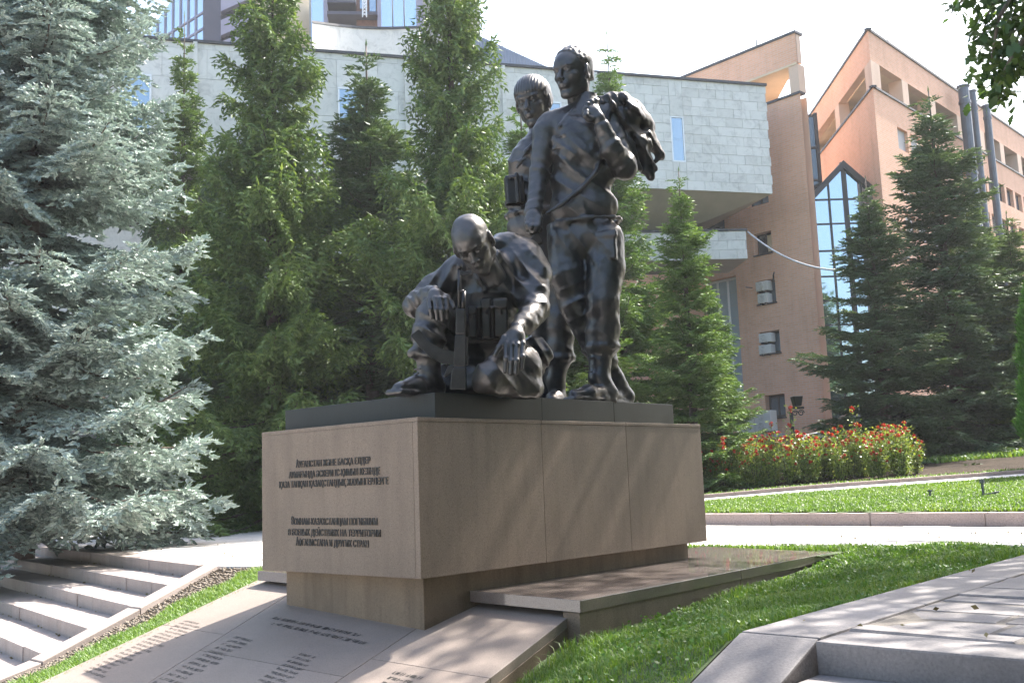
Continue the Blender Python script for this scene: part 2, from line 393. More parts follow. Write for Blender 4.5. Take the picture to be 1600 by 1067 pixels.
# platform
P2 = G(906, 938, .78); P3 = G(1303, 862, .78)
pd = P3 - P2; pd[2] = 0; pl = np.linalg.norm(pd); pd /= pl
pf = FL - FR; pfl = np.linalg.norm(pf); pf /= pfl; pz = pf[2]; pf[2] = 0
pf0 = empty('granite_platform', (P2 + P3) / 2 * np.array([1, 1, 0]), 'low polished granite platform running along the right side of the pedestal', 'platform')
cuts = [0, 2.2 / pl, 1]
for i in range(2):
    for (a, b, tagm) in ((0, .42, 'm'), (.42, 1.0, 'm')):
        Q = [P2 + pd * pl * cuts[i] + pf * pfl * a, P2 + pd * pl * (cuts[i + 1] - .001) + pf * pfl * a, P2 + pd * pl * (cuts[i + 1] - .001) + pf * pfl * (b - .002), P2 + pd * pl * cuts[i] + pf * pfl * (b - .002)]
        Q = [np.array([p[0], p[1], pz * max((p - P2) @ pf, 0) * .9]) for p in Q]
        if a > 0 and i == 1: continue
        mb = MB(); mb.hexa([p + np.array([0, 0, .70]) for p in Q] + [p + np.array([0, 0, .78]) for p in Q]); mb.build('top_slab', MAT['polish'], pf0, bevel=.003)
    Q = [P2 + pd * (pl * cuts[i] + .006), P2 + pd * (pl * cuts[i + 1] - .006)]
    n_ = np.array([-pd[1], pd[0], 0])
    Q = [Q[0] + n_ * .012, Q[1] + n_ * .012, Q[1] + n_ * .15, Q[0] + n_ * .15]
    mb = MB(); mb.hexa([np.array([p[0], p[1], .1]) for p in Q] + [np.array([p[0], p[1], .6985]) for p in Q]); mb.build('side_panel', MAT['pedestal'], pf0, bevel=.002)
mb = MB(); Q = [P2 + pf * .02 + pd * .03, P2 + pf * (pfl - .02) + pd * .03, P2 + pf * (pfl - .02) + pd * .3, P2 + pf * .02 + pd * .3][::-1]
# ================================================================== PEDESTAL
ZB, ZT = .951, 2.038; PLn, PW = 3.62, 1.857
pe = empty('pedestal', W(PLn / 2, PW / 2, .7), 'massive brown granite pedestal block with raised inscription under the bronze soldiers', 'pedestal')
cuts = [0, 1.30, 2.42, PLn]
# right face clad in three panels, front face one panel, over a core
mb = MB(); mb.obox(W(0, 0), U, V, .03, PLn - .03, .03, PW - .03, ZB + .004, ZT - .03); mb.build('core', MAT['pedestal'], pe)
for i in range(3):
    a, b = cuts[i], cuts[i + 1]
    mb = MB(); mb.obox(W(0, 0), U, V, a + (.002 if i else 0.0), b - .002, 0, .05, ZB, ZT - .03); mb.build('granite_panel', MAT['pedestal'], pe, bevel=.003)
    mb = MB(); mb.obox(W(0, 0), U, V, a + (.002 if i else 0), b - .002, -.004, PW + .004, ZT - .029, ZT); mb.build('capping_slab', MAT['pedestal'], pe, bevel=.004)
mb = MB(); mb.obox(W(0, 0), U, V, .0, .05, .052, PW, ZB, ZT - .03); mb.build('front_panel', MAT['pedestal'], pe, bevel=.003)
mb = MB(); mb.obox(W(0, 0), U, V, .05, PLn, PW - .05, PW, ZB, ZT - .03); mb.build('granite_panel', MAT['pedestal'], pe, bevel=.003)
mb = MB(); mb.obox(W(0, 0), U, V, .13, PLn - .15, .12, PW - .14, .3, ZB + .01); mb.build('plinth', MAT['plinth'], pe, bevel=.003)
ZS = 2.218
for a, b in ((.2, 1.35), (1.353, 2.3), (2.303, 3.22)):
    mb = MB(); mb.obox(W(0, 0), U, V, a, b, .0 + .03, 1.82, ZT + .001, ZS); mb.build('base_slab', MAT['darkgran'], pe, bevel=.004)
# raised lettering
def text_mesh(s, size, extrude=.004, xs=1.0):
    cu = bpy.data.curves.new('t', 'FONT'); cu.body = s; cu.size = size; cu.extrude = extrude; cu.align_x = 'CENTER'; cu.resolution_u = 2; cu.offset = size * .004
    o = bpy.data.objects.new('t', cu); COL.objects.link(o); bpy.context.view_layer.update()
    me = bpy.data.meshes.new_from_object(o.evaluated_get(bpy.context.evaluated_depsgraph_get())); bpy.data.objects.remove(o); bpy.data.curves.remove(cu)
    return me
MAT['letters'] = plain('engraved_dark_letters', (.05, .048, .045), .6, .2, .2, 20)
lines_txt = [('А', 'УҒАНСТАН ЖӘНЕ БАСҚА ЕЛДЕР', 463, 579, 722), ('', 'АУМАҒЫНДА ӘСКЕРИ ІС-ҚИМЫЛ КЕЗІНДЕ', 452, 594, 738.5), ('', 'ҚАЗА ТАПҚАН ҚАЗАҚСТАНДЫҚ ЖАУЫНГЕРЛЕРГЕ', 437, 607, 754),
             ('В', 'ОИНАМ-КАЗАХСТАНЦАМ ПОГИБШИМ', 456, 590, 814.5), ('', 'В БОЕВЫХ ДЕЙСТВИЯХ НА ТЕРРИТОРИИ', 451, 595, 832), ('А', 'ФГАНИСТАНА И ДРУГИХ СТРАН', 463, 576, 848)]
for big, s, xa, xb, yc in lines_txt:
    ym = yc; Pm = PL((xa + xb) / 2, ym, W(0, 0), -U); Pl = PL(xa, ym, W(0, 0), -U); Pr = PL(xb, ym, W(0, 0), -U)
    vl, vr = UV(Pl)[1], UV(Pr)[1]; zc = Pm[2]; wid = vl - vr
    me = text_mesh(big + s, .062)
    co = np.empty(len(me.vertices) * 3); me.vertices.foreach_get('co', co); co = co.reshape(-1, 3)
    w0 = co[:, 0].max() - co[:, 0].min(); sx = wid / w0; hh = 1.12
    if big:      # taller first letter
        x_edge = co[:, 0].min() + .62 * .066
        m = co[:, 0] < co[:, 0].min() + .041; co[m, 1] = co[m, 1] * 1.28
    cx = (co[:, 0].max() + co[:, 0].min()) / 2
    X = (co[:, 0] - cx) * sx; Z = (co[:, 1] - .022) * hh; Y = co[:, 2]
    base = W(0, (vl + vr) / 2, zc)
    out = base + np.outer(X, -V) + np.outer(Z, [0, 0, 1.]) + np.outer(Y + .003, -U)
    me.vertices.foreach_set('co', out.ravel()); me.update()
    obj('inscription', me, MAT['letters'], pe)['kind'] = 'stuff'
# illegible engraved name lists on the slope: short strokes in rows
random.seed(3)
def strokes(mb, a0, b0, length, hgt, da, db):
    """a row of letter-like strokes starting at slope coords (a0,b0) along direction (da,db)"""
    n = math.hypot(da, db); da, db = da / n, db / n; pa, pb = -db, da
    t = 0
    if pb > 0: pa, pb = -pa, -pb
    while t < length:
        w = hgt * random.uniform(.35, .6)
        for k in range(random.choice((2, 2, 3))):
            typ = random.random()
            if typ < .6: x0, x1, y0, y1 = t + w * random.choice((0, .75)), 0, 0, hgt; x1 = x0 + hgt * .17
            else: x0, x1 = t, t + w; y0 = hgt * random.choice((0, .42, .83)); y1 = y0 + hgt * .17
            q = [(x0, y0), (x1, y0), (x1, y1), (x0, y1)]
            mb.poly([SW(a0 + da * x + pa * y, b0 + db * x + pb * y, .0022 + .0004 * k) for x, y in q])
        t += w + hgt * .2
        if random.random() < .08: t += hgt * .5
mb = MB()
def block(p0, p1, pr, rows, hfac=.46, short=.3):
    """p0 top-left start px, p1 last row start px, pr = end of first row px"""
    A_, B_, R_ = sxy(S(*p0)), sxy(S(*p1)), sxy(S(*pr))
    da, db = R_[0] - A_[0], R_[1] - A_[1]; L = math.hypot(da, db)
    sp = math.hypot(B_[0] - A_[0], B_[1] - A_[1]) / (rows - 1)
    for i in range(rows):
        t = i / (rows - 1); a = A_[0] + (B_[0] - A_[0]) * t; b = A_[1] + (B_[1] - A_[1]) * t
        strokes(mb, a, b, L * random.uniform(1 - short, 1), sp * hfac, da, db)
block((286, 970), (130, 1048), (316, 977), 19); block((364, 996), (150, 1115), (398, 1004), 20); block((464, 1022), (300, 1130), (498, 1031), 18); block((612, 1052), (540, 1110), (661, 1062), 8)
block((425, 966), (423, 975), (566, 996), 2, .30, .08)
mb.build('engraved_names', MAT['letters'], ms)['kind'] = 'stuff'
# ================================================================== KERBS, LAWNS
def lawn_right_z(u, v):
    k = min(max((v + 1.0) / -1.45, 0), 1)
    zk = .77 if u > -.2 else .77 + .345 * (u + .2)
    zp = np.interp(u, [-2.6, -.4, 0, .46, 4.4, 5.2], [-.2, .2, .36, .50, .71, .775])
    zz = zp + (zk - zp) * k ** .8
    return max(zz, -.03)
def grid_sheet(name, us, vs, zf, mat, parent=None):
    g = np.array([[*W(u, v)[:2], zf(u, v)] for u in us for v in vs]); n = len(vs)
    q = np.array([(i * n + j, i * n + j + 1, (i + 1) * n + j + 1, (i + 1) * n + j) for i in range(len(us) - 1) for j in range(n - 1)])[:, ::-1]
    return obj(name, np_mesh(name, g, q, True), mat, parent)
rl = grid_sheet('lawn', np.arange(-3.2, 6.0, .2), list(np.linspace(-2.46, -.8, 12)), lawn_right_z, MAT['turf']); tag(rl, 'turf slope between the granite platform and the terrace kerb', kind='structure')
# lawn behind platform's far end up to the square
fz = lambda u, v: .775
rl2 = grid_sheet('lawn', np.linspace(4.3, 5.6, 6), np.linspace(-.81, 3.6, 8), fz, MAT['turf']); tag(rl2, 'small turf patch behind the end of the platform', kind='structure')
def left_strip_z(u, v):
    P = W(u, v); z = FR[2] - ((P[0] - FR[0]) * SN[0] + (P[1] - FR[1]) * SN[1]) / SN[2]
    return max(min(z - .03, .775), .0)
lsu = np.arange(-2.2, 2.3, .15)
g = []; LS = []
for uu in lsu:
    # from the slope's left edge to the cheek
    P = None
    Le = [SW(edge_at(*lines[3], b), b) for b in (0, BB)]; ua, va = UV(Le[0]); ub, vb = UV(Le[1])
    vin = va + (uu - ua) / (ub - ua) * (vb - va) if uu < ua else va
    vout = float(np.interp(uu, [-1.9, -.9, .1, 1.24, 1.6, 2.3], [3.56, 3.76, 4.0, 4.52, 4.1, 4.0]))
    LS.append((uu, vin - .06, max(vout, vin)))
def leftz(k, uu, vin, vout):
    zi = left_strip_z(uu, vin); zo = float(np.interp(uu, [-1.9, -.9, .1, 1.24, 3], [.0, .18, .47, .78, .785])); return zi + (zo - zi) * k - .01
for uu, vin, vout in LS:
    for k in np.linspace(0, 1, 6): g.append([*W(uu, vin + (vout - vin) * k)[:2], leftz(k, uu, vin, vout)])
q = np.array([(i * 6 + j, i * 6 + j + 1, (i + 1) * 6 + j + 1, (i + 1) * 6 + j) for i in range(len(LS) - 1) for j in range(5)])[:, ::-1]
tag(obj('lawn', np_mesh('lawn', np.array(g), q, True), MAT['soil']), 'narrow turf strip between the name slabs and the left stairs', kind='structure')

# grass blades
def blades(P, h, w, rng, lean=.5):
    """P (n,3) roots -> bent two-segment blades"""
    n = len(P); az = rng.uniform(0, 2 * pi, n); le = rng.uniform(.1, lean, n); hh = h * rng.uniform(.55, 1.25, n); ww = w * rng.uniform(.7, 1.3, n)
    f = np.stack([np.cos(az), np.sin(az), 0 * az], 1); s = np.stack([-np.sin(az), np.cos(az), 0 * az], 1); z = np.array([0, 0, 1.])
    a = P - s * ww[:, None] / 2; b = P + s * ww[:, None] / 2
    m = P + f * (le * hh * .35)[:, None] + z * (hh * .6)[:, None]; c = m - s * ww[:, None] * .4; d = m + s * ww[:, None] * .4
    e = P + f * (le * hh * 1.1)[:, None] + z * (hh * (1 - .35 * le))[:, None]
    v = np.stack([a, b, c, d, e], 1).reshape(-1, 3); i = np.arange(n)[:, None] * 5
    t = np.stack([i + 0, i + 1, i + 3, i + 0, i + 3, i + 2, i + 2, i + 3, i + 4], 1).reshape(-1, 3)
    return v, t
rng = np.random.default_rng(4)
def clumpy(n, rng, us, vs, freq=2.3):
    u = rng.uniform(*us, n); v = rng.uniform(*vs, n)
    keep = (np.sin(u * freq * 2.1 + np.sin(v * 3.1)) * np.cos(v * freq * 2.7 + np.sin(u * 4)) * .35 + .72) > rng.uniform(0, 1, n)
    return u[keep], v[keep]
u, v = clumpy(90000, rng, (-1.1, 5.7), (-2.44, -.84))
dist_keep = rng.uniform(0, 1, len(u)) < np.interp(u, [-1, 2, 5.5], [1, .8, .55]); u, v = u[dist_keep], v[dist_keep]
k = v < -.72 - .0 * u
P = np.array([[*W(a, b)[:2], lawn_right_z(a, b) - .005] for a, b in zip(u, v)])
hv = .055 + .03 * np.sin(u * 3.1) * np.sin(v * 5)
bv, bt = blades(P, hv, np.interp(u, [-1, 5], [.0045, .009]), rng, 1.0)
tag(obj('grass', np_mesh('grass', bv, bt), MAT['grass']), 'mown green grass on the sloping lawn beside the granite platform', kind='stuff')
u = rng.uniform(4.35, 5.45, 14000); v = rng.uniform(-.84, 3.4, 14000); ok = (u < np.where(v > .7, 5.0, 5.0 + (.7 - v) * .265) - .02) & ((u > 4.78) | (v > 1.9)); u, v = u[ok], v[ok]
P = np.array([[*W(a, b)[:2], .77] for a, b in zip(u, v)]); bv, bt = blades(P, .06, .01, rng, .9)
tag(obj('grass', np_mesh('grass', bv, bt), MAT['grass']), 'grass behind the far end of the platform', kind='stuff')
uu = rng.uniform(-1.6, 1.6, 34000); kk = rng.uniform(0, 1, 34000) ** 1.15
vi = np.interp(uu, [a[0] for a in LS], [a[1] for a in LS]); vo = np.interp(uu, [a[0] for a in LS], [a[2] for a in LS])
ok = kk < .62 + .25 * (np.sin(uu * 7) * .3); uu, kk, vi, vo = uu[ok], kk[ok], vi[ok], vo[ok]
P = np.array([[*W(a, b + (c - b) * k)[:2], leftz(k, a, b, c) - .005] for a, b, c, k in zip(uu, vi, vo, kk)])
bv, bt = blades(P, .06, .007, rng, .9)
tag(obj('grass', np_mesh('grass', bv, bt), MAT['grassfar']), 'bright sunlit grass strip beside the name slabs', kind='stuff')
# broad leaved weeds in the lawn
def leaf_quads(P, size, rng, up=.5):
    n = len(P); a = rng.normal(size=(n, 3)); a[:, 2] = abs(a[:, 2]) * up; a /= np.linalg.norm(a, axis=1)[:, None]
    b = np.cross(a, rng.normal(size=(n, 3))); b /= np.linalg.norm(b, axis=1)[:, None]; s = size * rng.uniform(.6, 1.3, n)[:, None]
    c = np.cross(a, b)
    v = np.stack([P, P + a * s * .5 + b * s * .32 + c * s * .06, P + a * s, P + a * s * .5 - b * s * .32 + c * s * .06], 1).reshape(-1, 3)
    i = np.arange(n)[:, None] * 4; return v, np.concatenate([i + 0, i + 1, i + 2, i + 3], 1)
u, v = rng.uniform(-1, 5.5, 1900), rng.uniform(-2.42, -.86, 1900)
ok = (np.sin(u * 2.2 + 1) * np.cos(v * 3.3)) > .0; u, v = u[ok], v[ok]
P = np.array([[*W(a, b)[:2], lawn_right_z(a, b) + .03] for a, b in zip(u, v)]); P = np.repeat(P, 4, 0) + rng.normal(0, .012, (len(P) * 4, 3))
MAT['weed'] = leafmat('weed_leaves', [(.07, .15, .03), (.12, .24, .05), (.18, .30, .08)], .4, .3)
bv, bt = leaf_quads(P, .028, rng, .6)
tag(obj('ground_cover', np_mesh('weed', bv, bt), MAT['weed']), 'small broad leaved weeds scattered through the lawn', kind='stuff')

# kerb along the far side of the square: stones are pieces
kb = empty('square_kerb', W(8.55, 0, .8), 'speckled pink granite kerb along the far side of the paved square', 'kerb')
random.seed(9)
v = -14.0
while v < 2.95:
    L = 1.45; mb = MB(); mb.obox(W(8.5, 0), U, V, 0, .16, v + .004, v + L - .004, .5, .965 + random.uniform(-.003, .003)); mb.build('kerb_stone', MAT['kerb'], kb, bevel=.008); v += L
kdir = W(11.95, 19.5) - W(8.5, 3.0); kl = np.linalg.norm(kdir); kdir /= kl; kn = np.array([kdir[1], -kdir[0], 0]); kn = kn if kn[1] > 0 else -kn
t = 0
while t < kl + 12:
    mb = MB(); mb.obox(W(8.5, 2.96), kdir, kn, t, t + 1.492, 0, .16, .5, .965); mb.build('kerb_stone', MAT['kerb'], kb, bevel=.008); t += 1.5
# second kerb with a narrow pale path in front of it
K = [GT(1060, 785), GT(1250, 770.5), GT(1460, 753), GT(1545, 744.5)]
Kb = [GT(1060, 792), GT(1250, 779), GT(1460, 763), GT(1600, 751)]
dirk = K[2] - K[0]; dirk[2] = 0; Lk = np.linalg.norm(dirk); dirk /= Lk; nk = np.array([-dirk[1], dirk[0], 0]); nk = nk if nk[1] > 0 else -nk
kb2 = empty('flower_bed_kerb', K[1], 'low granite kerb in front of the red rose bed', 'kerb')
t = -6.0
while t < Lk + 1.2:
    a, b = K[0] + dirk * t, K[0] + dirk * (t + 1.392); za, zb_ = T(a[0], a[1]), T(b[0], b[1])
    mb = MB(); mb.hexa([(*a[:2], za - .2), (*b[:2], zb_ - .2), (*(b + nk * .14)[:2], zb_ - .2), (*(a + nk * .14)[:2], za - .2), (*a[:2], za + .10), (*b[:2], zb_ + .10), (*(b + nk * .14)[:2], zb_ + .10), (*(a + nk * .14)[:2], za + .10)])
    mb.build('kerb_stone', MAT['kerb'], kb2, bevel=.006); t += 1.4
mb = MB(); n = 14
for i in range(n):
    a, b = K[0] + dirk * (-6 + i * 1.3), K[0] + dirk * (-6 + (i + 1) * 1.3)
    f = lambda p, o: (p[0] - nk[0] * o, p[1] - nk[1] * o, T(p[0] - nk[0] * o, p[1] - nk[1] * o) + .035)
    mb.poly([f(a, .52), f(b, .52), f(b, .002), f(a, .002)])
tag(mb.build('path', MAT['sheet']), 'narrow pale path in front of the rose bed kerb', kind='structure')
# far lawn between the square kerb and that path
def park_patch(name, poly, mat, dz, label, kind='structure'):
    """polygon (xy) rasterised on the park ground"""
    poly = np.array(poly)[:, :2]; x0, y0 = poly.min(0); x1, y1 = poly.max(0); st_ = .3
    gx, gy = np.arange(x0, x1 + st_, st_), np.arange(y0, y1 + st_, st_)
    inside = lambda X, Y: inpoly(X, Y, poly)
    v_, f_ = [], []
    for x in gx:
        for y in gy:
            if inside(np.array([x + st_ / 2]), np.array([y + st_ / 2]))[0]:
                b = len(v_)
                for a, c in ((x, y), (x + st_, y), (x + st_, y + st_), (x, y + st_)): v_.append((a, c, T(a, c) + dz))
                f_.append((b, b + 1, b + 2, b + 3))
    me = bpy.data.meshes.new(name); me.from_pydata(v_, [], f_); return tag(obj(name, me, mat), label, kind=kind)
def inpoly(X, Y, poly):
    c = np.zeros(len(X), bool); n = len(poly)
    for i in range(n):
        x1, y1 = poly[i][:2]; x2, y2 = poly[(i + 1) % n][:2]
        m = ((y1 > Y) != (y2 > Y)); xs_ = (x2 - x1) * (Y - y1) / ((y2 - y1) if y2 != y1 else 1e-9) + x1
        c ^= m & (X < xs_)
    return c
a0 = K[0] - dirk * 6 - nk * .5; a1 = K[0] + dirk * (Lk + 14) - nk * .55
lawn_poly = [W(8.68, 6)[:2], W(8.68, -14)[:2], a1[:2], a0[:2]]
park_patch('lawn', lawn_poly, MAT['turf'], .02, 'turf of the far lawn beyond the square kerb')
def scatter(poly, n, rng):
    poly = np.array([p[:2] for p in poly]); lo, hi = poly.min(0), poly.max(0); X = rng.uniform(lo[0], hi[0], n * 3); Y = rng.uniform(lo[1], hi[1], n * 3)
    m = inpoly(X, Y, poly); return X[m][:n], Y[m][:n]
X, Y = scatter(lawn_poly, 260000, rng); vis = (X / Y < .56) & (X / Y > .1); X, Y = X[vis], Y[vis]
P = np.array([[x, y, T(x, y) + .015] for x, y in zip(X, Y)]); bv, bt = blades(P, .055, .012, rng, 1.2)
tag(obj('grass', np_mesh('grass', bv, bt), MAT['grassfar']), 'bright sunlit grass of the far lawn on the right', kind='stuff')
# grass behind the rose kerb and around the trees
b0, b1 = K[0] + nk * .15 - dirk * 6, K[0] + dirk * (Lk + 6) + nk * .15
bed = [b0, b1, b1 + nk * .8, b0 + nk * .8]
X, Y = scatter(bed, 16000, rng); P = np.array([[x, y, T(x, y)] for x, y in zip(X, Y)]); bv, bt = blades(P, .09, .018, rng, 1.1)
tag(obj('grass', np_mesh('grass', bv, bt), MAT['grassfar']), 'thin grass strip between kerb and roses', kind='stuff')
far = [D(1440, 700, 22), D(1640, 700, 22), D(1640, 700, 27), D(1300, 700, 26)]
X, Y = scatter(far, 9000, rng); ok = np.sin(X * 1.7) * np.cos(Y * 1.3) > -.2; X, Y = X[ok], Y[ok]
P = np.array([[x, y, T(x, y)] for x, y in zip(X, Y)]); bv, bt = blades(P, .14, .03, rng, 1.1)
tag(obj('grass', np_mesh('grass', bv, bt), MAT['grass']), 'patchy grass on the earth beneath the right hand spruces', kind='stuff')

# ================================================================== BUILDINGS
def brickmat(name, c1, c2, mort, bw=.26, rh=.078, ms_=.01, rot=0.0):
    t = NT(name); b = t.n('ShaderNodeTexBrick', offset=.5); b.inputs['Scale'].default_value = 1
    b.inputs['Brick Width'].default_value = bw; b.inputs['Row Height'].default_value = rh; b.inputs['Mortar Size'].default_value = ms_
    b.inputs['Color1'].default_value = (*c1, 1); b.inputs['Color2'].default_value = (*c2, 1); b.inputs['Mortar'].default_value = (*mort, 1)
    t.l(t.tc.outputs['UV'], b.inputs['Vector'])
    f = t.noise(.35, 6); g = t.noise(1.5, 6, .7, stretch=(1.5, 1.5, .25))
    c = t.mix(b.outputs[0], t.ramp(f, [(.3, (.86, .84, .82)), (.7, (1.04, 1.02, 1.0))]), 1.0, 'MULTIPLY')
    c = t.mix(c, t.ramp(g, [(.5, (1, 1, 1)), (.78, (.84, .82, .80))]), 1.0, 'MULTIPLY')
    t.col(c).set(Roughness=.85); t.bump(b.outputs['Fac'], -.35, .01); return t.m
MAT['brick'] = brickmat('orange_brick', (.68, .37, .235), (.75, .42, .28), (.66, .49, .38))
MAT['greybrick'] = brickmat('grey_brick', (.20, .18, .17), (.26, .235, .22), (.11, .10, .10), .5, .2, .015)
MAT['cream'] = plain('cream_plaster', (.62, .50, .35), .8, 0, .08, 1.5)
MAT['coping'] = plain('dark_coping', (.055, .055, .06), .5, .3, .2, 3)
MAT['pipe'] = plain('blue_grey_pipe', (.085, .10, .125), .45, .3, .2, 2)
MAT['frame'] = plain('dark_window_frame', (.04, .035, .035), .5, 0, .1, 2)
MAT['wframe'] = plain('white_window_frame', (.75, .76, .78), .4, 0, .05, 2)
def marble(name, c):
    t = NT(name); f = t.noise(2.2, 8, .7, dist=1.2); ri = t.n('ShaderNodeObjectInfo')
    c0 = t.ramp(f, [(.35, C(c, .78)), (.5, c), (.75, C(c, 1.08))])
    c1_ = t.mix(c0, t.ramp(ri.outputs['Random'], [(0, (.90, .89, .87)), (.5, (.97, .97, .96)), (1, (1.03, 1.02, 1.01))]), 1.0, 'MULTIPLY')
    w = t.noise(9, 3, .5, stretch=(.3, .3, 2)); c2_ = t.mix(c1_, t.ramp(w, [(.62, (1, 1, 1)), (.72, (.8, .79, .77))]), .6, 'MULTIPLY')
    t.col(c2_).set(Roughness=.6); return t.m
MAT['marble'] = marble('grey_marble_panels', (.62, .61, .575)); MAT['joints'] = plain('panel_backing', (.42, .41, .40), .8, 0, .1, 1)
def glass(name, c, rough=.03, metal=.9):
    t = NT(name); t.col(c).set(Roughness=rough, Metallic=metal); return t.m
MAT['mirror'] = glass('blue_mirror_glass', (.40, .50, .60)); MAT['darkglass'] = glass('dark_glass', (.10, .12, .14), .05, .6)
MAT['paneglass'] = glass('window_glass', (.30, .38, .45), .06, .7)
MAT['ac'] = plain('air_conditioner_casing', (.62, .61, .57), .5, 0, .05, 3); MAT['acdark'] = plain('air_conditioner_fan', (.12, .12, .12), .6, .2, .1, 5)

MAT['palepane'] = plain('pale_strip_glass', (.42, .50, .56), .15, .2, .12, .6)  # even pale blue-grey colour for the tall strip windows
class Facade:
    """vertical wall plane through P0 along heading h (radians, from +Y towards +X); out = outward normal towards the camera"""
    def __init__(s, P0, h):
        s.P0 = np.array([P0[0], P0[1], 0.0]); s.X = np.array([sin(h), cos(h), 0.0]); n = np.array([s.X[1], -s.X[0], 0]); 
        s.N = n if n @ (EYE * np.array([1, 1, 0]) - s.P0) > 0 else -n
    def sz(s, px, py, off=0.0):
        P = PL(px, py, s.P0 + s.N * off, s.N); return float((P - s.P0) @ s.X), float(P[2])
    def pt(s, a, z, off=0.0): return s.P0 + s.X * a + s.N * off + np.array([0, 0, z])
    def box(s, mb, a0, a1, z0, z1, o0, o1):
        if a0 > a1: a0, a1 = a1, a0
        mb.hexa([s.pt(a0, z0, o1), s.pt(a1, z0, o1), s.pt(a1, z0, o0), s.pt(a0, z0, o0), s.pt(a0, z1, o1), s.pt(a1, z1, o1), s.pt(a1, z1, o0), s.pt(a0, z1, o0)])
    def wall(s, name, mat, parent, a0, a1, z0, z1, holes, depth=.35, z1b=None, off=0.0, thick=None):
        """wall with rectangular openings and their reveals; uv in metres"""
        xs_ = sorted({a0, a1, *[h[0] for h in holes], *[h[1] for h in holes]}); zs_ = sorted({z0, z1, *[h[2] for h in holes], *[h[3] for h in holes]})
        v_, f_, uv_ = [], [], []
        def quad(p, u_):
            b = len(v_); v_.extend(tuple(map(float, q)) for q in p); f_.append((b, b + 1, b + 2, b + 3)); uv_.extend(u_)
        for i in range(len(xs_) - 1):
            for j in range(len(zs_) - 1):
                a, b, c, d = xs_[i], xs_[i + 1], zs_[j], zs_[j + 1]; m = ((a + b) / 2, (c + d) / 2)
                if any(h[0] < m[0] < h[1] and h[2] < m[1] < h[3] for h in holes): continue
                quad([s.pt(a, c, off), s.pt(b, c, off), s.pt(b, d, off), s.pt(a, d, off)], [(a, c), (b, c), (b, d), (a, d)])
        for h in holes:
            dd = h[4] if len(h) > 4 else depth
            for (a, c), (b, d) in (((h[0], h[2]), (h[1], h[2])), ((h[1], h[2]), (h[1], h[3])), ((h[1], h[3]), (h[0], h[3])), ((h[0], h[3]), (h[0], h[2]))):
                quad([s.pt(a, c, off), s.pt(b, d, off), s.pt(b, d, off - dd), s.pt(a, c, off - dd)], [(a, c), (b, d), (b + .3, d + .1), (a + .3, c + .1)])
        me = bpy.data.meshes.new(name); me.from_pydata(v_, [], f_); uvl = me.uv_layers.new(name='UVMap')
        uvl.data.foreach_set('uv', np.array(uv_, float).ravel()); return obj(name, me, mat, parent)
    def window(s, parent, a0, a1, z0, z1, off, frame_m, glass_m, nx=2, nz=1, fw=.07, blind=None):
        if a0 > a1: a0, a1 = a1, a0
        mb = MB(); s.box(mb, a0, a1, z0, z0 + fw, off, off - .06); s.box(mb, a0, a1, z1 - fw, z1, off, off - .06)
        for k in range(nx + 1):
            c = a0 + fw / 2 + (a1 - a0 - fw) * k / nx; s.box(mb, c - fw / 2, c + fw / 2, z0 + fw + .001, z1 - fw - .001, off - .002, off - .058)
        w = mb.build('window', frame_m, parent)
        for k in range(nx):
            c0, c1_ = a0 + fw / 2 + (a1 - a0 - fw) * k / nx + fw / 2, a0 + fw / 2 + (a1 - a0 - fw) * (k + 1) / nx - fw / 2
            for j in range(nz):
                d0, d1 = z0 + fw + (z1 - z0 - 2 * fw) * j / nz, z0 + fw + (z1 - z0 - 2 * fw) * (j + 1) / nz
                mb = MB(); s.box(mb, c0, c1_, d0 + .004, d1 - .004, off - .025, off - .04); mb.build('pane', glass_m if not (blind and k == blind - 1) else MAT['cream'], w)
        return w
def rect(F, x0, y0, x1, y1, off=0.0):
    a = F.sz(x0, (y0 + y1) / 2, off)[0]; b = F.sz(x1, (y0 + y1) / 2, off)[0]; xm = (x0 + x1) / 2
    return min(a, b), max(a, b), F.sz(xm, y1, off)[1], F.sz(xm, y0, off)[1]
ZR = 16.87
# ---- orange brick building: left wing
K1 = D(1243, 52, 34); K2 = D(1356, 48, 34)
F1_ = Facade(K1, radians(-41.7)); F2_ = Facade(K2, radians(43.1)); F3_ = Facade(K2, radians(2.9))
lw = empty('brick_building_wing', (*F1_.pt(4, 2.5)[:2], 2.5), 'orange brick building wing with open triangular loft and air conditioners in its windows', 'building')
zband = F1_.sz(1236, 104)[1]; zpar = F1_.sz(1250, 146)[1]
wins = [rect(F1_, 1178, 363, 1206, 397), rect(F1_, 1183, 437, 1212, 474), rect(F1_, 1188, 517, 1219, 552), rect(F1_, 1196, 616, 1227, 652), rect(F1_, 1168, 306, 1201, 321), rect(F1_, 1108, 326, 1131, 342)]
c = wins[4]; wins[4] = (c[0], c[1], c[2], c[2] + 1.1); c = wins[5]; wins[5] = (c[0], c[0] + 2.0, c[3] - 1.1, c[3])
tallw = (rect(F1_, 1133, 430, 1152, 500)[0], rect(F1_, 1100, 430, 1152, 500)[1], 4.2, F1_.sz(1142, 432)[1])
gal0 = .28
F1_.wall('wall', MAT['brick'], lw, 0, 15, 1.2, zpar, [w for w in wins] + [tallw], .4)
F1_.wall('roof_band', MAT['brick'], lw, 0, 15, zband, ZR, [], .3, off=.03)
mb = MB(); F1_.box(mb, -.03, 15, ZR, ZR + .09, .08, -.4); F1_.box(mb, -.02, 15, zpar, zpar + .08, .05, -.3); mb.build('coping', MAT['coping'], lw)
mb = MB(); F1_.box(mb, 0.0, .38, zpar + .08, zband - .001, .02, -.4); mb.build('corner_column', MAT['brick'], lw)
mb = MB(); F1_.box(mb, 4.9, 15, zpar + .08, zband - .001, .0, -.4); mb.build('loft_wall', MAT['brick'], lw)
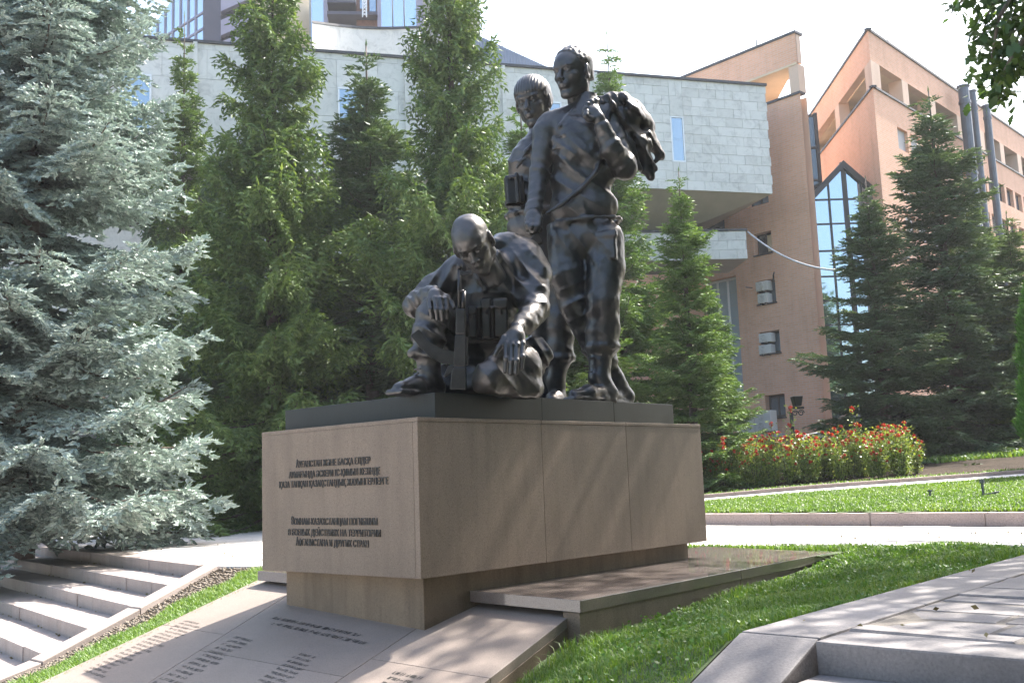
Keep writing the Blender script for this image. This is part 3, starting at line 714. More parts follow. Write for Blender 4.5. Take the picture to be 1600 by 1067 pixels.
_sd = np.array([sin(radians(2.9)), cos(radians(2.9)), 0]); _p = F1_.pt(0, 0)
mb = MB(); mb.prism([F1_.pt(.02, 0, .05)[:2], (_p + _sd * 7)[:2], F1_.pt(14.9, 0, -6)[:2], F1_.pt(14.9, 0, .05)[:2]], zband - .01, zband + .06); mb.build('loft_ceiling', MAT['cream'], lw)
mb = MB(); F1_.box(mb, 4.9, 14.9, zpar - .06, zband - .02, -.5, -.7); mb.prism([(_p + _sd * 3.6)[:2], (_p + _sd * 4.2)[:2], (_p + _sd * 4.2 - [.35, 0, 0])[:2], (_p + _sd * 3.6 - [.35, 0, 0])[:2]], zpar, zband - .02); mb.build('loft_back_wall', MAT['cream'], lw)
mb = MB(); F1_.box(mb, .02, 15, zband + .07, ZR - .01, .02, -.3)
mb.build('band_core', MAT['brick'], lw)
# far side walls going back
mb = MB(); Pq = F1_.pt(0, 0); mb.prism([F1_.pt(0.001, 0, -.41)[:2], (Pq[0] + .35, Pq[1] + 5.5), F1_.pt(14.5, 0, -8)[:2], F1_.pt(14.9, 0, -.41)[:2]], 2.2, zpar - .05); mb.build('body', MAT['brick'], lw)
o_ = Facade((K1[0], K1[1]), radians(2.9)); o_.N = np.array([o_.X[1], -o_.X[0], 0]); o_.wall('side_wall', MAT['brick'], lw, 0.001, 6, 2.2, zpar, [])
o_.wall('side_band', MAT['brick'], lw, .0, 1.6, zband, ZR, [])
for i, w in enumerate(wins):
    F1_.window(lw, w[0] + .02, w[1] - .02, w[2] + .02, w[3] - .02, -.22, MAT['frame'], MAT['paneglass'] if i != 0 else MAT['darkglass'], 2, 1, .07, 1 if i == 0 else None)
nzr = 4
mbw = F1_.window(lw, tallw[0] + .02, tallw[1] - .02, tallw[2] + .02, tallw[3] - .02, -.18, MAT['wframe'], MAT['palepane'], 3, 9, .08)
mb = MB()
for w in wins[:4]: F1_.box(mb, w[0] - .03, w[1] + .03, w[2] - .05, w[2] - .001, .05, -.05)
mb.build('window_sill', MAT['coping'], lw)
def ac_unit(F, a0, a1, z0, z1, off0, fans=1, label='', group='air conditioner units on the brick wing', dep=.3):
    e = empty('air_conditioner', F.pt((a0 + a1) / 2, z0, off0 + dep / 2), label, 'air conditioner', group)
    mb = MB(); F.box(mb, a0, a1, z0, z1, off0 + dep, off0); mb.build('casing', MAT['ac'], e, bevel=.02)
    for k in range(fans):
        zc = z0 + (z1 - z0) * (k + .5) / fans; ac = (a0 + a1) / 2 + (a1 - a0) * .12; r = min((z1 - z0) / fans, a1 - a0) * .38
        mb = MB()
        for rr in (1.0, .78, .56, .34):
            ring = [F.pt(ac + cos(t) * r * rr, zc + sin(t) * r * rr, off0 + dep + .006) for t in np.linspace(0, 2 * pi, 17)]
            mb.tube(ring, .012, 4, False)
        for t in np.linspace(0, pi, 5)[:-1]: mb.tube([F.pt(ac + cos(t) * r, zc + sin(t) * r, off0 + dep + .008), F.pt(ac - cos(t) * r, zc - sin(t) * r, off0 + dep + .008)], .008, 4)
        g_ = mb.build('fan_grille', MAT['ac'], e)
        mb = MB(); mb.tube([F.pt(ac, zc, off0 + dep - .03), F.pt(ac, zc, off0 + dep + .002)], r * .98, 20); mb.build('fan', MAT['acdark'], e)
    mb = MB()
    for a in (a0 + .12, a1 - .12): F.box(mb, a - .03, a + .03, z0 - .06, z0 - .001, off0 + dep, off0)
    mb.build('bracket', MAT['frame'], e); return e
lab = ['upper air conditioner in the third floor window of the brick wing', 'lower air conditioner in the third floor window of the brick wing', 'upper air conditioner in the second floor window of the brick wing', 'lower air conditioner in the second floor window of the brick wing']
k = 0
for wi, rs in ((1, ((1184, 440, 1203, 455), (1187, 459, 1203, 474))), (2, ((1189, 521, 1208, 535), (1189, 539, 1208, 553)))):
    for r_ in rs:
        a = rect(F1_, *r_); ac_unit(F1_, a[0], a[1], a[2], a[3], -.16, 1, lab[k]); k += 1
a = rect(F1_, 1196, 642, 1221, 674); zg = T(*F1_.pt(a[0], 0)[:2])
ac_unit(F1_, a[0], a[1], a[2], a[3], .25, 2, 'tall two fan air conditioner standing against the brick wall', dep=.4)
a = rect(F1_, 1171, 652, 1194, 676); ac_unit(F1_, a[0], a[1], a[2], a[3], .25, 1, 'wide single fan air conditioner left of the tall one at the wall foot', dep=.35)
mb = MB(); a = F1_.sz(1166, 680)[0]; b = F1_.sz(1230, 680)[0]; zz = F1_.sz(1200, 676)[1]; F1_.box(mb, a, b, 2.2, zz - .07, .75, .002); mb.build('foundation_ledge', MAT['joints'], lw)
# pipe bracket beside the upper conditioners
mb = MB(); mb.tube([F1_.pt(*F1_.sz(1210, 440), .05), F1_.pt(*F1_.sz(1211, 430), .1), F1_.pt(*F1_.sz(1216, 427), .25)], .03, 6); mb.tube([F1_.pt(*F1_.sz(1166, 449), .02), F1_.pt(*F1_.sz(1183, 451), .3)], .018, 5); mb.build('wall_bracket', MAT['frame'], lw)

# ---- right wing
rw = empty('brick_building_wing', (*F2_.pt(6, 2.5)[:2], 2.5), 'orange brick building wing with sharp corner, colonnade gallery under its roof and wall pipes', 'building')
b2 = F2_.sz(1369, 99)[1]; p2 = F2_.sz(1369, 140)[1]; LF = 30
fl = []
def colx(zx, zy): return 1000 + zx / 2.54, zy / 2.54
wf = []
for zx0, zx1, zy0, zy1 in ((1366, 1394, 702, 772), (1422, 1448, 735, 800), (1450, 1478, 748, 815), (1492, 1520, 772, 838), (1386, 1412, 866, 920), (1438, 1462, 880, 950), (1466, 1490, 902, 960), (1275, 1302, 655, 722), (1172, 1202, 592, 660)):
    x0, y0 = colx(zx0, zy0); x1, y1 = colx(zx1, zy1); wf.append(rect(F2_, x0, y0, x1, y1))
# further rows and columns follow the same rhythm, where trees part
wr = sorted(wf, key=lambda w: w[2]); 
rows_z = [(wf[0][2], wf[0][3]), (wf[4][2], wf[4][3])]; dz = rows_z[0][0] - rows_z[1][0]
allw = []
step = (wf[3][0] - wf[1][0]) / 2 if wf[3][0] > wf[1][0] else 2.0
xs_w = [wf[1][0] + step * i for i in range(-9, 9)]; ww_ = abs(wf[1][1] - wf[1][0]); hh_ = abs(rows_z[0][1] - rows_z[0][0])
print('rwing', np.round(wf, 2), 'dz', dz, 'step', step, 'zb,zp', b2, p2)
zrow0 = rows_z[0][0]
for r_ in range(4):
    z_ = zrow0 - r_ * dz
    if z_ < 2.6: break
    for x_ in xs_w:
        if x_ > .8 and x_ + ww_ < LF: allw.append((x_, x_ + ww_, z_, z_ + hh_))
F2_.wall('wall', MAT['brick'], rw, 0, LF, 1.0, p2, allw, .25)
F2_.wall('roof_band', MAT['brick'], rw, 0, LF, b2, ZR, [])
g0 = F3_.sz(1361, 116)[0]
F3_.wall('wall', MAT['brick'], rw, 0, 12, 1.0, p2, [])
F3_.wall('roof_band', MAT['brick'], rw, 0, 12, b2, ZR, [])
for zc_, hc_ in ((ZR, .09), (p2, .07)):
    for F_, LL in ((F2_, LF), (F3_, 12)):
        mb = MB(); F_.box(mb, -.04, LL, zc_ + (.001 if F_ is F3_ else 0), zc_ + hc_ + (.001 if F_ is F3_ else 0), .05, -.12); mb.build('coping', MAT['coping'], rw)
for F_, LL in ((F2_, LF), (F3_, 12)):
    mb = MB(); F_.box(mb, .6, LL, b2 + .001, ZR - .01, -.006, -.3); mb.build('band_core', MAT['brick'], rw)
inner = lambda F, L_: F.pt(L_, 0)
# gallery: columns, ceiling, back wall
cpx = [(1368, 1380), (1410, 1421), (1453, 1464), (1495, 1506), (1531, 1540), (1562, 1571), (1590, 1598)]
cols_a = []
for x0, x1 in cpx[1:]:
    a = F2_.sz((x0 + x1) / 2, {1410: 150, 1453: 175, 1495: 200, 1531: 222, 1562: 240, 1590: 260}[x0])[0]; cols_a.append(a)
print('cols', np.round(cols_a, 2))
stp = np.mean(np.diff(cols_a)); 
while cols_a[-1] + stp < LF: cols_a.append(cols_a[-1] + stp)
for a in cols_a:
    mb = MB(); F2_.box(mb, a - .28, a + .28, p2 + .072, b2 - .002, .0, -.5); mb.build('gallery_column', MAT['brick'], rw)
mb = MB(); mb.prism([F2_.pt(-.0, 0, .0)[:2], F2_.pt(.75, 0, .0)[:2], F2_.pt(.75, 0, -.45)[:2], F3_.pt(.75, 0, 0)[:2]], p2 + .072, b2 - .002); mb.build('gallery_column', MAT['brick'], rw)
a3 = F3_.sz(1309, 190)[0]; print('f3 col', a3)
for a in (a3, a3 * 2.1):
    mb = MB(); F3_.box(mb, a - .3, a + .3, p2 + .072, b2 - .002, .0, -.4); mb.build('gallery_column', MAT['brick'], rw)
mb = MB(); mb.prism([F2_.pt(.9, 0, -.31)[:2], F2_.pt(LF, 0, -.31)[:2], F2_.pt(LF, 0, -9)[:2], F3_.pt(12, 0, -.31)[:2]], b2 + .01, b2 + .1); mb.build('gallery_ceiling', MAT['cream'], rw)
mb = MB(); F2_.box(mb, 4.4, LF, p2 - .5, b2 + .005, -3.0, -3.3); F3_.box(mb, 4.4, 12, p2 - .5, b2 + .005, -2.2, -2.5); mb.build('gallery_back_wall', MAT['cream'], rw)
mb = MB(); mb.prism([F2_.pt(.12, 0, -.1)[:2], F2_.pt(LF, 0, -.3)[:2], F2_.pt(LF, 0, -10)[:2], F3_.pt(12, 0, -.1)[:2]], 1.0, p2 - .02); mb.build('floor_mass', MAT['joints'], rw)
for w in allw:
    F2_.window(rw, w[0] + .02, w[1] - .02, w[2] + .02, w[3] - .02, -.14, MAT['frame'], MAT['paneglass'], 1, 1, .07)
for lb, pts, r_ in (('pair', [(1505, 137), (1505, 137)], .21), ('pair', [(1519, 144), (1519, 144)], .14), ('single', [(1541, 167), (1541, 167)], .15)):
    a = F2_.sz(*pts[1], .5)[0]; zt = F2_.sz(*pts[0], .5)[1]
    mb = MB(); mb.tube([F2_.pt(a, 2.0, .5), F2_.pt(a, zt, .5)], r_, 12); mb.tube([F2_.pt(a, zt, .5), F2_.pt(a, zt + .06, .5)], r_ * 1.25, 12)
    for z_ in np.arange(4, zt, 3.0): mb.tube([F2_.pt(a, z_, .5), F2_.pt(a, z_ + .12, .5)], r_ * 1.15, 12)
    mb.build('wall_pipe', MAT['pipe'], rw)
# ---- glazed gabled atrium between the wings
at = empty('glass_atrium', D(1310, 600, 35.2) * np.array([1, 1, 0]) + np.array([0, 0, 3.0]), 'blue mirror glass atrium with pointed gable between the two brick wings', 'glass building')
FA = Facade(D(1268, 300, 35.0), radians(88)); 
ap = FA.sz(1316, 253); e0 = FA.sz(1269, 303); xr = 2 * ap[0] - e0[0]; e1_ = (xr, e0[1])
zs_ = sorted([FA.sz(1300, y)[1] for y in (312, 350, 392, 432, 470, 508)]); zs_ = [zs_[0] - 1.4 * k for k in range(6, 0, -1)] + zs_
xs_ = [e0[0], (e0[0] + ap[0]) / 2, ap[0], (ap[0] + xr) / 2, xr]
def ztop(x): return ap[1] - abs(x - ap[0]) / (ap[0] - e0[0]) * (ap[1] - e0[1])
for i in range(4):
    for j in range(len(zs_)):
        z0 = zs_[j]; z1 = zs_[j + 1] if j + 1 < len(zs_) else 99
        xa, xb = xs_[i] + .03, xs_[i + 1] - .03; pts = [(xa, z0 + .03), (xb, z0 + .03), (xb, min(z1 - .03, ztop(xb) - .12)), (xa, min(z1 - .03, ztop(xa) - .12))]
        pts = [p for p in pts if p[1] >= z0 + .03 - 1e-6]
        if len(pts) < 3: continue
        if len(pts) == 4 and z1 < 99:
            m_, n_ = ztop(xa) - .12, ztop(xb) - .12
        jx = random.gauss(0, .006)
        mb = MB(); n = len(pts); b_ = [FA.pt(p[0], p[1], jx) for p in pts]; c_ = [FA.pt(p[0], p[1], jx * -.5 - .03) for p in pts]
        mb.poly(b_); mb.poly(c_[::-1])
        for q_ in range(n): mb.poly([b_[q_], c_[q_], c_[(q_ + 1) % n], b_[(q_ + 1) % n]])
        mb.build('pane', MAT['mirror'], at)
mb = MB()
for i, x in enumerate(xs_): w_ = .09 if i == 2 else .035; FA.box(mb, x - w_, x + w_, 1.5, ztop(x) - .02, .03, -.08)
for z in zs_: FA.box(mb, xs_[0], xs_[-1], z - .03, z + .03, .025, -.07)
for s_ in (0, 1):
    a, b = (e0, ap) if s_ == 0 else (ap, e1_)
    mb.hexa([FA.pt(a[0], a[1] - .25, .12), FA.pt(b[0], b[1] - .25, .12), FA.pt(b[0], b[1] - .25, -.2), FA.pt(a[0], a[1] - .25, -.2), FA.pt(a[0], a[1] + .02, .12), FA.pt(b[0], b[1] + .02, .12), FA.pt(b[0], b[1] + .02, -.2), FA.pt(a[0], a[1] + .02, -.2)])
mb.build('mullions', MAT['frame'], at)['kind'] = 'stuff'
FB = Facade(D(1262, 250, 36.5), radians(88))
mb = MB(); a = rect(FB, 1256, 182, 1280, 300); FB.box(mb, a[0] - .3, a[1], 4, a[3], .05, -.1); tw = mb.build('stair_tower_glass', MAT['darkglass'], at)
mb = MB()
for k in range(9): z = a[3] - k * 1.25; FB.box(mb, a[0] - .3, a[1], z - .04, z + .04, .09, .05)
FB.box(mb, a[1] - .12, a[1], 4, a[3] + .1, .1, -.2); FB.box(mb, (a[0] + a[1]) / 2 - .1, (a[0] + a[1]) / 2 - .04, 4, a[3], .085, .05); mb.build('mullions', MAT['frame'], at)['kind'] = 'stuff'
# brown steps at the foot of the left wing
mb = MB(); s0 = empty('entrance_steps', GT(1270, 690), 'low brown brick steps in front of the glass entrance', 'steps')
Pst = D(1292, 690, 31.5)
for k in range(4):
    mb = MB(); z_ = T(*Pst[:2]) + .16 * (k + 1); mb.box(Pst[0] - 2.0, Pst[0] + 4, Pst[1] + .35 * k, Pst[1] + .35 * (k + 1) + (.0 if k < 3 else 1.5), 1.5, z_); mb.build('step', MAT['brick2'] if 'brick2' in MAT else MAT.setdefault('brick2', plain('brown_step_stone', (.22, .11, .08), .8, 0, .2, 4)), s0)

# ---- grey marble building
FG = Facade(D(1196, 133, 33), radians(74.3))
gb = empty('marble_building', (*FG.pt(-10, 2, -3)[:2], 1.9), 'long grey marble clad building with overhanging upper storey behind the spruces', 'building')
ztopg = FG.sz(1196, 133)[1]; zbot = FG.sz(1208, 303)[1]; sL = FG.sz(232, 60)[0] - 9
print('grey', ztopg, zbot, sL)
gw = rect(FG, 1049, 182, 1070, 253)
mb = MB(); FG.box(mb, sL, -.01, zbot + .03, ztopg - .05, -.035, -6); mb.build('upper_storey', MAT['joints'], gb)
mb = MB(); FG.box(mb, sL, .02, ztopg - .05, ztopg + .03, .06, -.6); mb.build('coping', MAT['coping'], gb)
# cladding: near the free end every panel is a piece; farther left larger bands
random.seed(21)
def clad(a0, a1, z0, z1, pw, ph, skip=None, name='cladding_panel', F=FG, off=0.0):
    n = 0; z = z0; r_ = 0
    while z < z1 - .05:
        h_ = min(ph, z1 - z); a = a0 - (pw / 2 if r_ % 2 else 0)
        while a < a1 - .02:
            w_ = pw; b = min(a + w_, a1); aa = max(a, a0)
            if b - aa > .05 and not (skip and aa < skip[1] and b > skip[0] and z < skip[3] and z + h_ > skip[2]):
                mb = MB(); o_ = off + random.uniform(-.004, .006); F.box(mb, aa + .004, b - .004, z + .004, z + h_ - .004, o_, off - .033); mb.build(name, MAT['marble'], gb); n += 1
            a += w_
        z += h_; r_ += 1
    return n
s_end = FG.sz(968, 200)[0]
n1 = clad(s_end, gw[0], zbot, ztopg - .05, .62, .32) + clad(gw[1], 0, zbot, ztopg - .05, .62, .32)
print('panels', n1)
# panels around the window column
clad(gw[0], gw[1], zbot, gw[2], gw[1] - gw[0], .6); clad(gw[0], gw[1], gw[3], ztopg - .05, gw[1] - gw[0], .7)
FG.window(gb, gw[0], gw[1], gw[2], gw[3], -.0, MAT['wframe'], MAT['paneglass'], 1, 2, .05)
# ribs on the facade
x = s_end; nn = 0
n2 = clad(sL, s_end - .02, zbot, ztopg - .05, 1.25, .9)
print('panels2', n2)
for s_ in np.arange(sL + 1, s_end, 3.1):
    mb = MB(); FG.box(mb, s_ - .06, s_ + .06, zbot, ztopg - .06, .10, -.02); mb.build('pilaster_strip', MAT['marble'], gb)
# soffit wedge under the free end
q0, q1 = FG.pt(-3.6, 0), FG.pt(0, 0)
mb = MB(); bz = zbot + .02; lo = zbot - 1.5
mb.v += [tuple(FG.pt(-12, bz, -.02)), tuple(FG.pt(-.02, bz, -.02)), tuple(FG.pt(-.02, bz, -5.9)), tuple(FG.pt(-12, bz, -5.9)), tuple(FG.pt(-12, lo, -.9)), tuple(FG.pt(-4.2, lo, -3.0)), tuple(FG.pt(-4.2, lo, -5.9)), tuple(FG.pt(-12, lo, -5.9))]
mb.f += [(0, 1, 2, 3), (7, 6, 5, 4), (0, 4, 5, 1), (1, 5, 6, 2), (2, 6, 7, 3), (3, 7, 4, 0)]
mb.build('soffit', plain('soffit_plaster', (.42, .38, .33), .8, 0, .1, 1.2), gb)
# lower storeys, set back, dark strip windows
mb = MB(); FG.box(mb, sL + .5, -5.2, 1.0, lo, -1.2, -6); FG.box(mb, sL + .5, -11.5, lo + .001, zbot + .01, -1.21, -5.9); mb.build('lower_storeys', MAT['greybrick'], gb)
o_ = bpy.data.objects
F4 = Facade(FG.pt(0, 0, -1.15), radians(74.3))
F4.wall('lower_wall', MAT['marble'], gb, sL + .5, -5.2, 4.2, lo - .01, [], .2, off=.02)
F4.wall('base_wall', MAT['greybrick'], gb, sL + .5, -5.2, 1.0, 4.2, [], .2, off=.02)
for s_ in np.arange(sL + 1.5, -6.8, 3.2):
    for z_ in (5.2, 8.2):
        if z_ + 1.8 < lo: F4.window(gb, s_, s_ + 1.5, z_, z_ + 1.8, .09, MAT['wframe'], MAT['paneglass'], 2, 1, .06)
    F4.window(gb, s_, s_ + 1.9, zbot + 1.0 if 0 else 2.2, 3.6, .09, MAT['frame'], MAT['darkglass'], 2, 1, .06)
for s_ in np.arange(sL + 2.0, s_end - 1.5, 6.2): FG.window(gb, s_, s_ + .9, zbot + .9, zbot + 2.7, .07, MAT['wframe'], MAT['paneglass'], 1, 2, .05)
# lower small grey box volume
FS = Facade(D(1167, 360, 33.4), radians(86)); r_ = rect(FS, 1090, 361, 1167, 405)
mb = MB(); FS.box(mb, r_[0] - 3, r_[1], r_[2], r_[3], -.03, -2.4); mb.build('lower_box', MAT['joints'], gb); clad(r_[0] - 3, r_[1], r_[2], r_[3], .62, .32, None, 'cladding_panel', FS)
mb = MB(); FS.box(mb, r_[0] - 3, r_[1] + .03, r_[3], r_[3] + .06, .05, -2.4); mb.build('coping', MAT['coping'], gb)
# curved parapet storey
P_a, P_b = D(488, 37, 33), D(655, 47, 34.5)
pts = []
for t in np.linspace(0, 1, 9):
    px = 488 + (655 - 488) * t; py_t = 37 + 8 * t + 5 * sin(pi * t); pts.append(D(px, py_t, 33 + 1.2 * t + 1.2 * sin(pi * t)))
zt_ = np.mean([p[2] for p in pts])
mb = MB()
for i in range(8):
    a, b = pts[i], pts[i + 1]; mb.hexa([(*a[:2], ztopg - 1), (*b[:2], ztopg - 1), (b[0], b[1] + .4, ztopg - 1), (a[0], a[1] + .4, ztopg - 1), a, b, (b[0], b[1] + .4, b[2]), (a[0], a[1] + .4, a[2])])
mb.build('curved_parapet', MAT['marble'], gb)
mb = MB()
for i in range(8):
    a, b = pts[i], pts[i + 1]; e_ = np.array([0, .06, 0]); mb.hexa([a - e_, b - e_, (b[0], b[1] + .45, b[2]), (a[0], a[1] + .45, a[2]), a - e_ + [0, 0, .08], b - e_ + [0, 0, .08], (b[0], b[1] + .45, b[2] + .08), (a[0], a[1] + .45, a[2] + .08)])
mb.build('coping', MAT['coping'], gb)
# triangular metal roof of the hall behind
FR_ = Facade(D(800, 85, 38), radians(80)); a = FR_.sz(735, 50); b = FR_.sz(858, 106); c = FR_.sz(735, 103)
mb = MB(); n = 26
for i in range(n):
    t0, t1 = i / n, (i + .9) / n; s0_, s1_ = a[0] + (b[0] - a[0]) * t0, a[0] + (b[0] - a[0]) * t1; z0_, z1_ = a[1] + (b[1] - a[1]) * t0, a[1] + (b[1] - a[1]) * t1
    mb.hexa([FR_.pt(s0_, c[1] - 1, .0), FR_.pt(s1_, c[1] - 1, .0), FR_.pt(s1_, c[1] - 1, -.1), FR_.pt(s0_, c[1] - 1, -.1), FR_.pt(s0_, z0_, .0), FR_.pt(s1_, z1_, .0), FR_.pt(s1_, z1_, -.1), FR_.pt(s0_, z0_, -.1)])
rf = empty('metal_roof', FR_.pt(a[0], 12, 0), 'blue grey ribbed metal roof gable behind the marble parapet', 'roof')
mb.build('roof_sheet', plain('blue_roof_metal', (.16, .19, .25), .5, .4, .1, 2), rf)
mb = MB(); mb.hexa([FR_.pt(a[0], c[1] - 1, -.12), FR_.pt(b[0], c[1] - 1, -.12), FR_.pt(b[0], c[1] - 1, -5), FR_.pt(a[0], c[1] - 1, -5), FR_.pt(a[0], a[1] - .02, -.12), FR_.pt(b[0], b[1] - .02, -.12), FR_.pt(b[0], b[1] - .02, -5), FR_.pt(a[0], a[1] - .02, -5)]); mb.build('roof_body', MAT['coping'], rf)
# blue glass tower, top left
FT = Facade(D(325, 0, 48), radians(62)); FTl = Facade(D(318, 60, 48), radians(-48))
tw_ = empty('glass_tower', (*FT.pt(0, 0)[:2], 3), 'modern office block with slanted blue glass front and dark balconies at top left', 'building')
def tower_poly(F, pxs, name, mat, off=0.0, dep=.1):
    q_ = [F.pt(*F.sz(*p, off), off) for p in pxs]; r2 = [p - F.N * dep for p in q_]; mb = MB(); mb.poly(q_); mb.poly(r2[::-1]); n = len(q_)
    for i in range(n): mb.poly([q_[i], r2[i], r2[(i + 1) % n], q_[(i + 1) % n]])
    return mb.build(name, mat, tw_)
MAT['towerglass'] = glass('tower_glass', (.50, .60, .70), .08, .85); MAT['towerdark'] = plain('tower_dark_cladding', (.07, .065, .09), .5, .1, .1, 1); MAT['towerlight'] = plain('tower_light_cladding', (.30, .28, .36), .6, 0, .1, 1)
tower_poly(FTl, [(200, 90), (318, 90), (318, -60), (232, 58)][0:1] + [(318, 90), (318, -70), (232, 52)], 'glass_front', MAT['towerglass'])
mb = MB()
for x in range(222, 318, 12):
    yt = 52 + (x - 232) * (-122 / 86.); p0, p1 = FTl.sz(x, 90), FTl.sz(x, yt); s_ = p0[0]; FTl.box(mb, s_ - .05, s_ + .05, p0[1], max(p1[1], p0[1] + .1), .06, .0)
for y in (20, 45, 70):
    xl = 232 + (52 - y) / (122 / 86.); p0, p1 = FTl.sz(max(xl, 215), y), FTl.sz(318, y); FTl.box(mb, p0[0], p1[0], p1[1] - .05, p1[1] + .05, .05, .0)
mb.build('mullions', MAT['towerlight'], tw_)['kind'] = 'stuff'
tower_poly(FT, [(318, 90), (345, 90), (345, -80), (318, -80)], 'corner_slab', MAT['towerdark'], 0, 8)
for ya, yb in ((-22, -4), (14, 34), (48, 62)):
    tower_poly(FT, [(345, yb + 22), (395, yb), (395, ya - 4), (345, ya + 18)], 'balcony_band', MAT['towerlight'], .0, .6)
tower_poly(FT, [(344, 100), (398, 92), (398, -80), (344, -80)], 'recess_wall', MAT['towerdark'], -1.2, .3)
tower_poly(FT, [(394, 95), (500, 95), (500, -80), (394, -80)], 'cream_wall', MAT['cream'], -.3, 5)
FM = Facade(D(560, 10, 46), radians(84))
mt = empty('office_block', (*FM.pt(0, 0)[:2], 3), 'glazed office block with brick stair bay rising behind the curved parapet', 'building')
def mpoly(x0, y0, x1, y1, name, mat, off=0.0, dep=.15):
    r_ = rect(FM, x0, y0, x1, y1); mb = MB(); FM.box(mb, r_[0], r_[1], r_[2], r_[3], off, off - dep); return mb.build(name, mat, mt)
mpoly(480, -60, 752, 95, 'body', MAT['joints'], -1, 6)
for x0, x1 in ((486, 505), (595, 612), (614, 630), (632, 650)):
    mpoly(x0, -50, x1, 60, 'pane', MAT['towerglass'], -.1, .1)
mpoly(506, -60, 512, 60, 'pillar', MAT['towerlight'], .1, .4)
mpoly(513, -40, 558, 4, 'white_panel', MAT['wframe'], -.3, .3); mpoly(512, 24, 590, 29, 'floor_slab', MAT['towerdark'], .4, 1.2); mpoly(512, 5, 556, 9, 'floor_slab', MAT['towerdark'], .3, 1.2)
mpoly(556, -50, 592, 40, 'brick_bay', MAT['brick2'], -.2, .4)
mpoly(562, -30, 572, 14, 'pane', MAT['paneglass'], 0, .1); mpoly(577, -30, 587, 20, 'pane', MAT['paneglass'], 0, .1)
mpoly(589, -60, 595, 60, 'pillar', MAT['towerlight'], .1, .4); mpoly(650, -60, 660, 60, 'pillar', MAT['towerlight'], .1, .4); mpoly(722, -60, 746, 24, 'side_bay', plain('grey_panel', (.33, .33, .35), .7), .2, .6)
for k in range(4): mpoly(724, -20 + 10 * k, 744, -15 + 10 * k, 'pane', MAT['darkglass'], .25, .06)
# lattice antenna mast in front of it
am = empty('antenna_mast', FM.pt(*FM.sz(577, 40)), 'thin pale lattice mast on the marble roof', 'mast'); mb = MB()
for dx in (-3, 3): mb.tube([FM.pt(*FM.sz(571 + dx, 42), 1.0), FM.pt(*FM.sz(571 + dx, -60), 1.0)], .03, 5)
for k in range(20): y = 40 - k * 5; mb.tube([FM.pt(*FM.sz(568, y), 1.0), FM.pt(*FM.sz(574, y - 5), 1.0)], .02, 4); mb.tube([FM.pt(*FM.sz(574, y), 1.0), FM.pt(*FM.sz(568, y - 5), 1.0)], .02, 4)
mb.build('lattice', MAT['wframe'], am)
# ================================================================== TREES
def shoots(P, Dr, L, r, rng, needles=9, core=True, ang=.75, cw=.42):
    """spruce shoots: a slim core and a brush of needle blades. P base, Dr unit direction, L length, r needle length"""
    n = len(P); ref = np.where(np.abs(Dr[:, 2:3]) < .9, np.array([[0, 0, 1.]]), np.array([[1., 0, 0]]))
    A = unit(np.cross(Dr, ref)); B = np.cross(Dr, A); L = L[:, None]; r = r[:, None]
    V_, T_ = [], []; base = 0
    def add(v, t):
        nonlocal base
        k = v.shape[1]; V_.append(v.reshape(-1, 3)); i = np.arange(n)[:, None, None] * k + base; T_.append((i + np.array(t)[None]).reshape(-1, 3)); base += n * k
    if core:
        for q in range(2):
            a = rng.uniform(0, pi, (n, 1)); X = A * np.cos(a) + B * np.sin(a); w = r * cw
            add(np.stack([P, P + Dr * L * .35 + X * w, P + Dr * L * 1.02, P + Dr * L * .35 - X * w], 1), [(0, 1, 2), (0, 2, 3)])
    for k in range(needles):
        a = 2 * pi * k * .382 + rng.uniform(-.4, .4, (n, 1)); X = A * np.cos(a) + B * np.sin(a); Y = A * -np.sin(a) + B * np.cos(a)
        t = (k + .4) / needles * .92; b = P + Dr * L * t; tip = b + Dr * (r * cos(ang) * rng.uniform(.8, 1.25, (n, 1))) + X * (r * sin(ang) * rng.uniform(.8, 1.2, (n, 1)))
        w = r * .20
        add(np.stack([b - Y * w - Dr * w, b + Y * w + Dr * w, tip], 1), [(0, 1, 2)])
    return np.concatenate(V_), np.concatenate(T_)

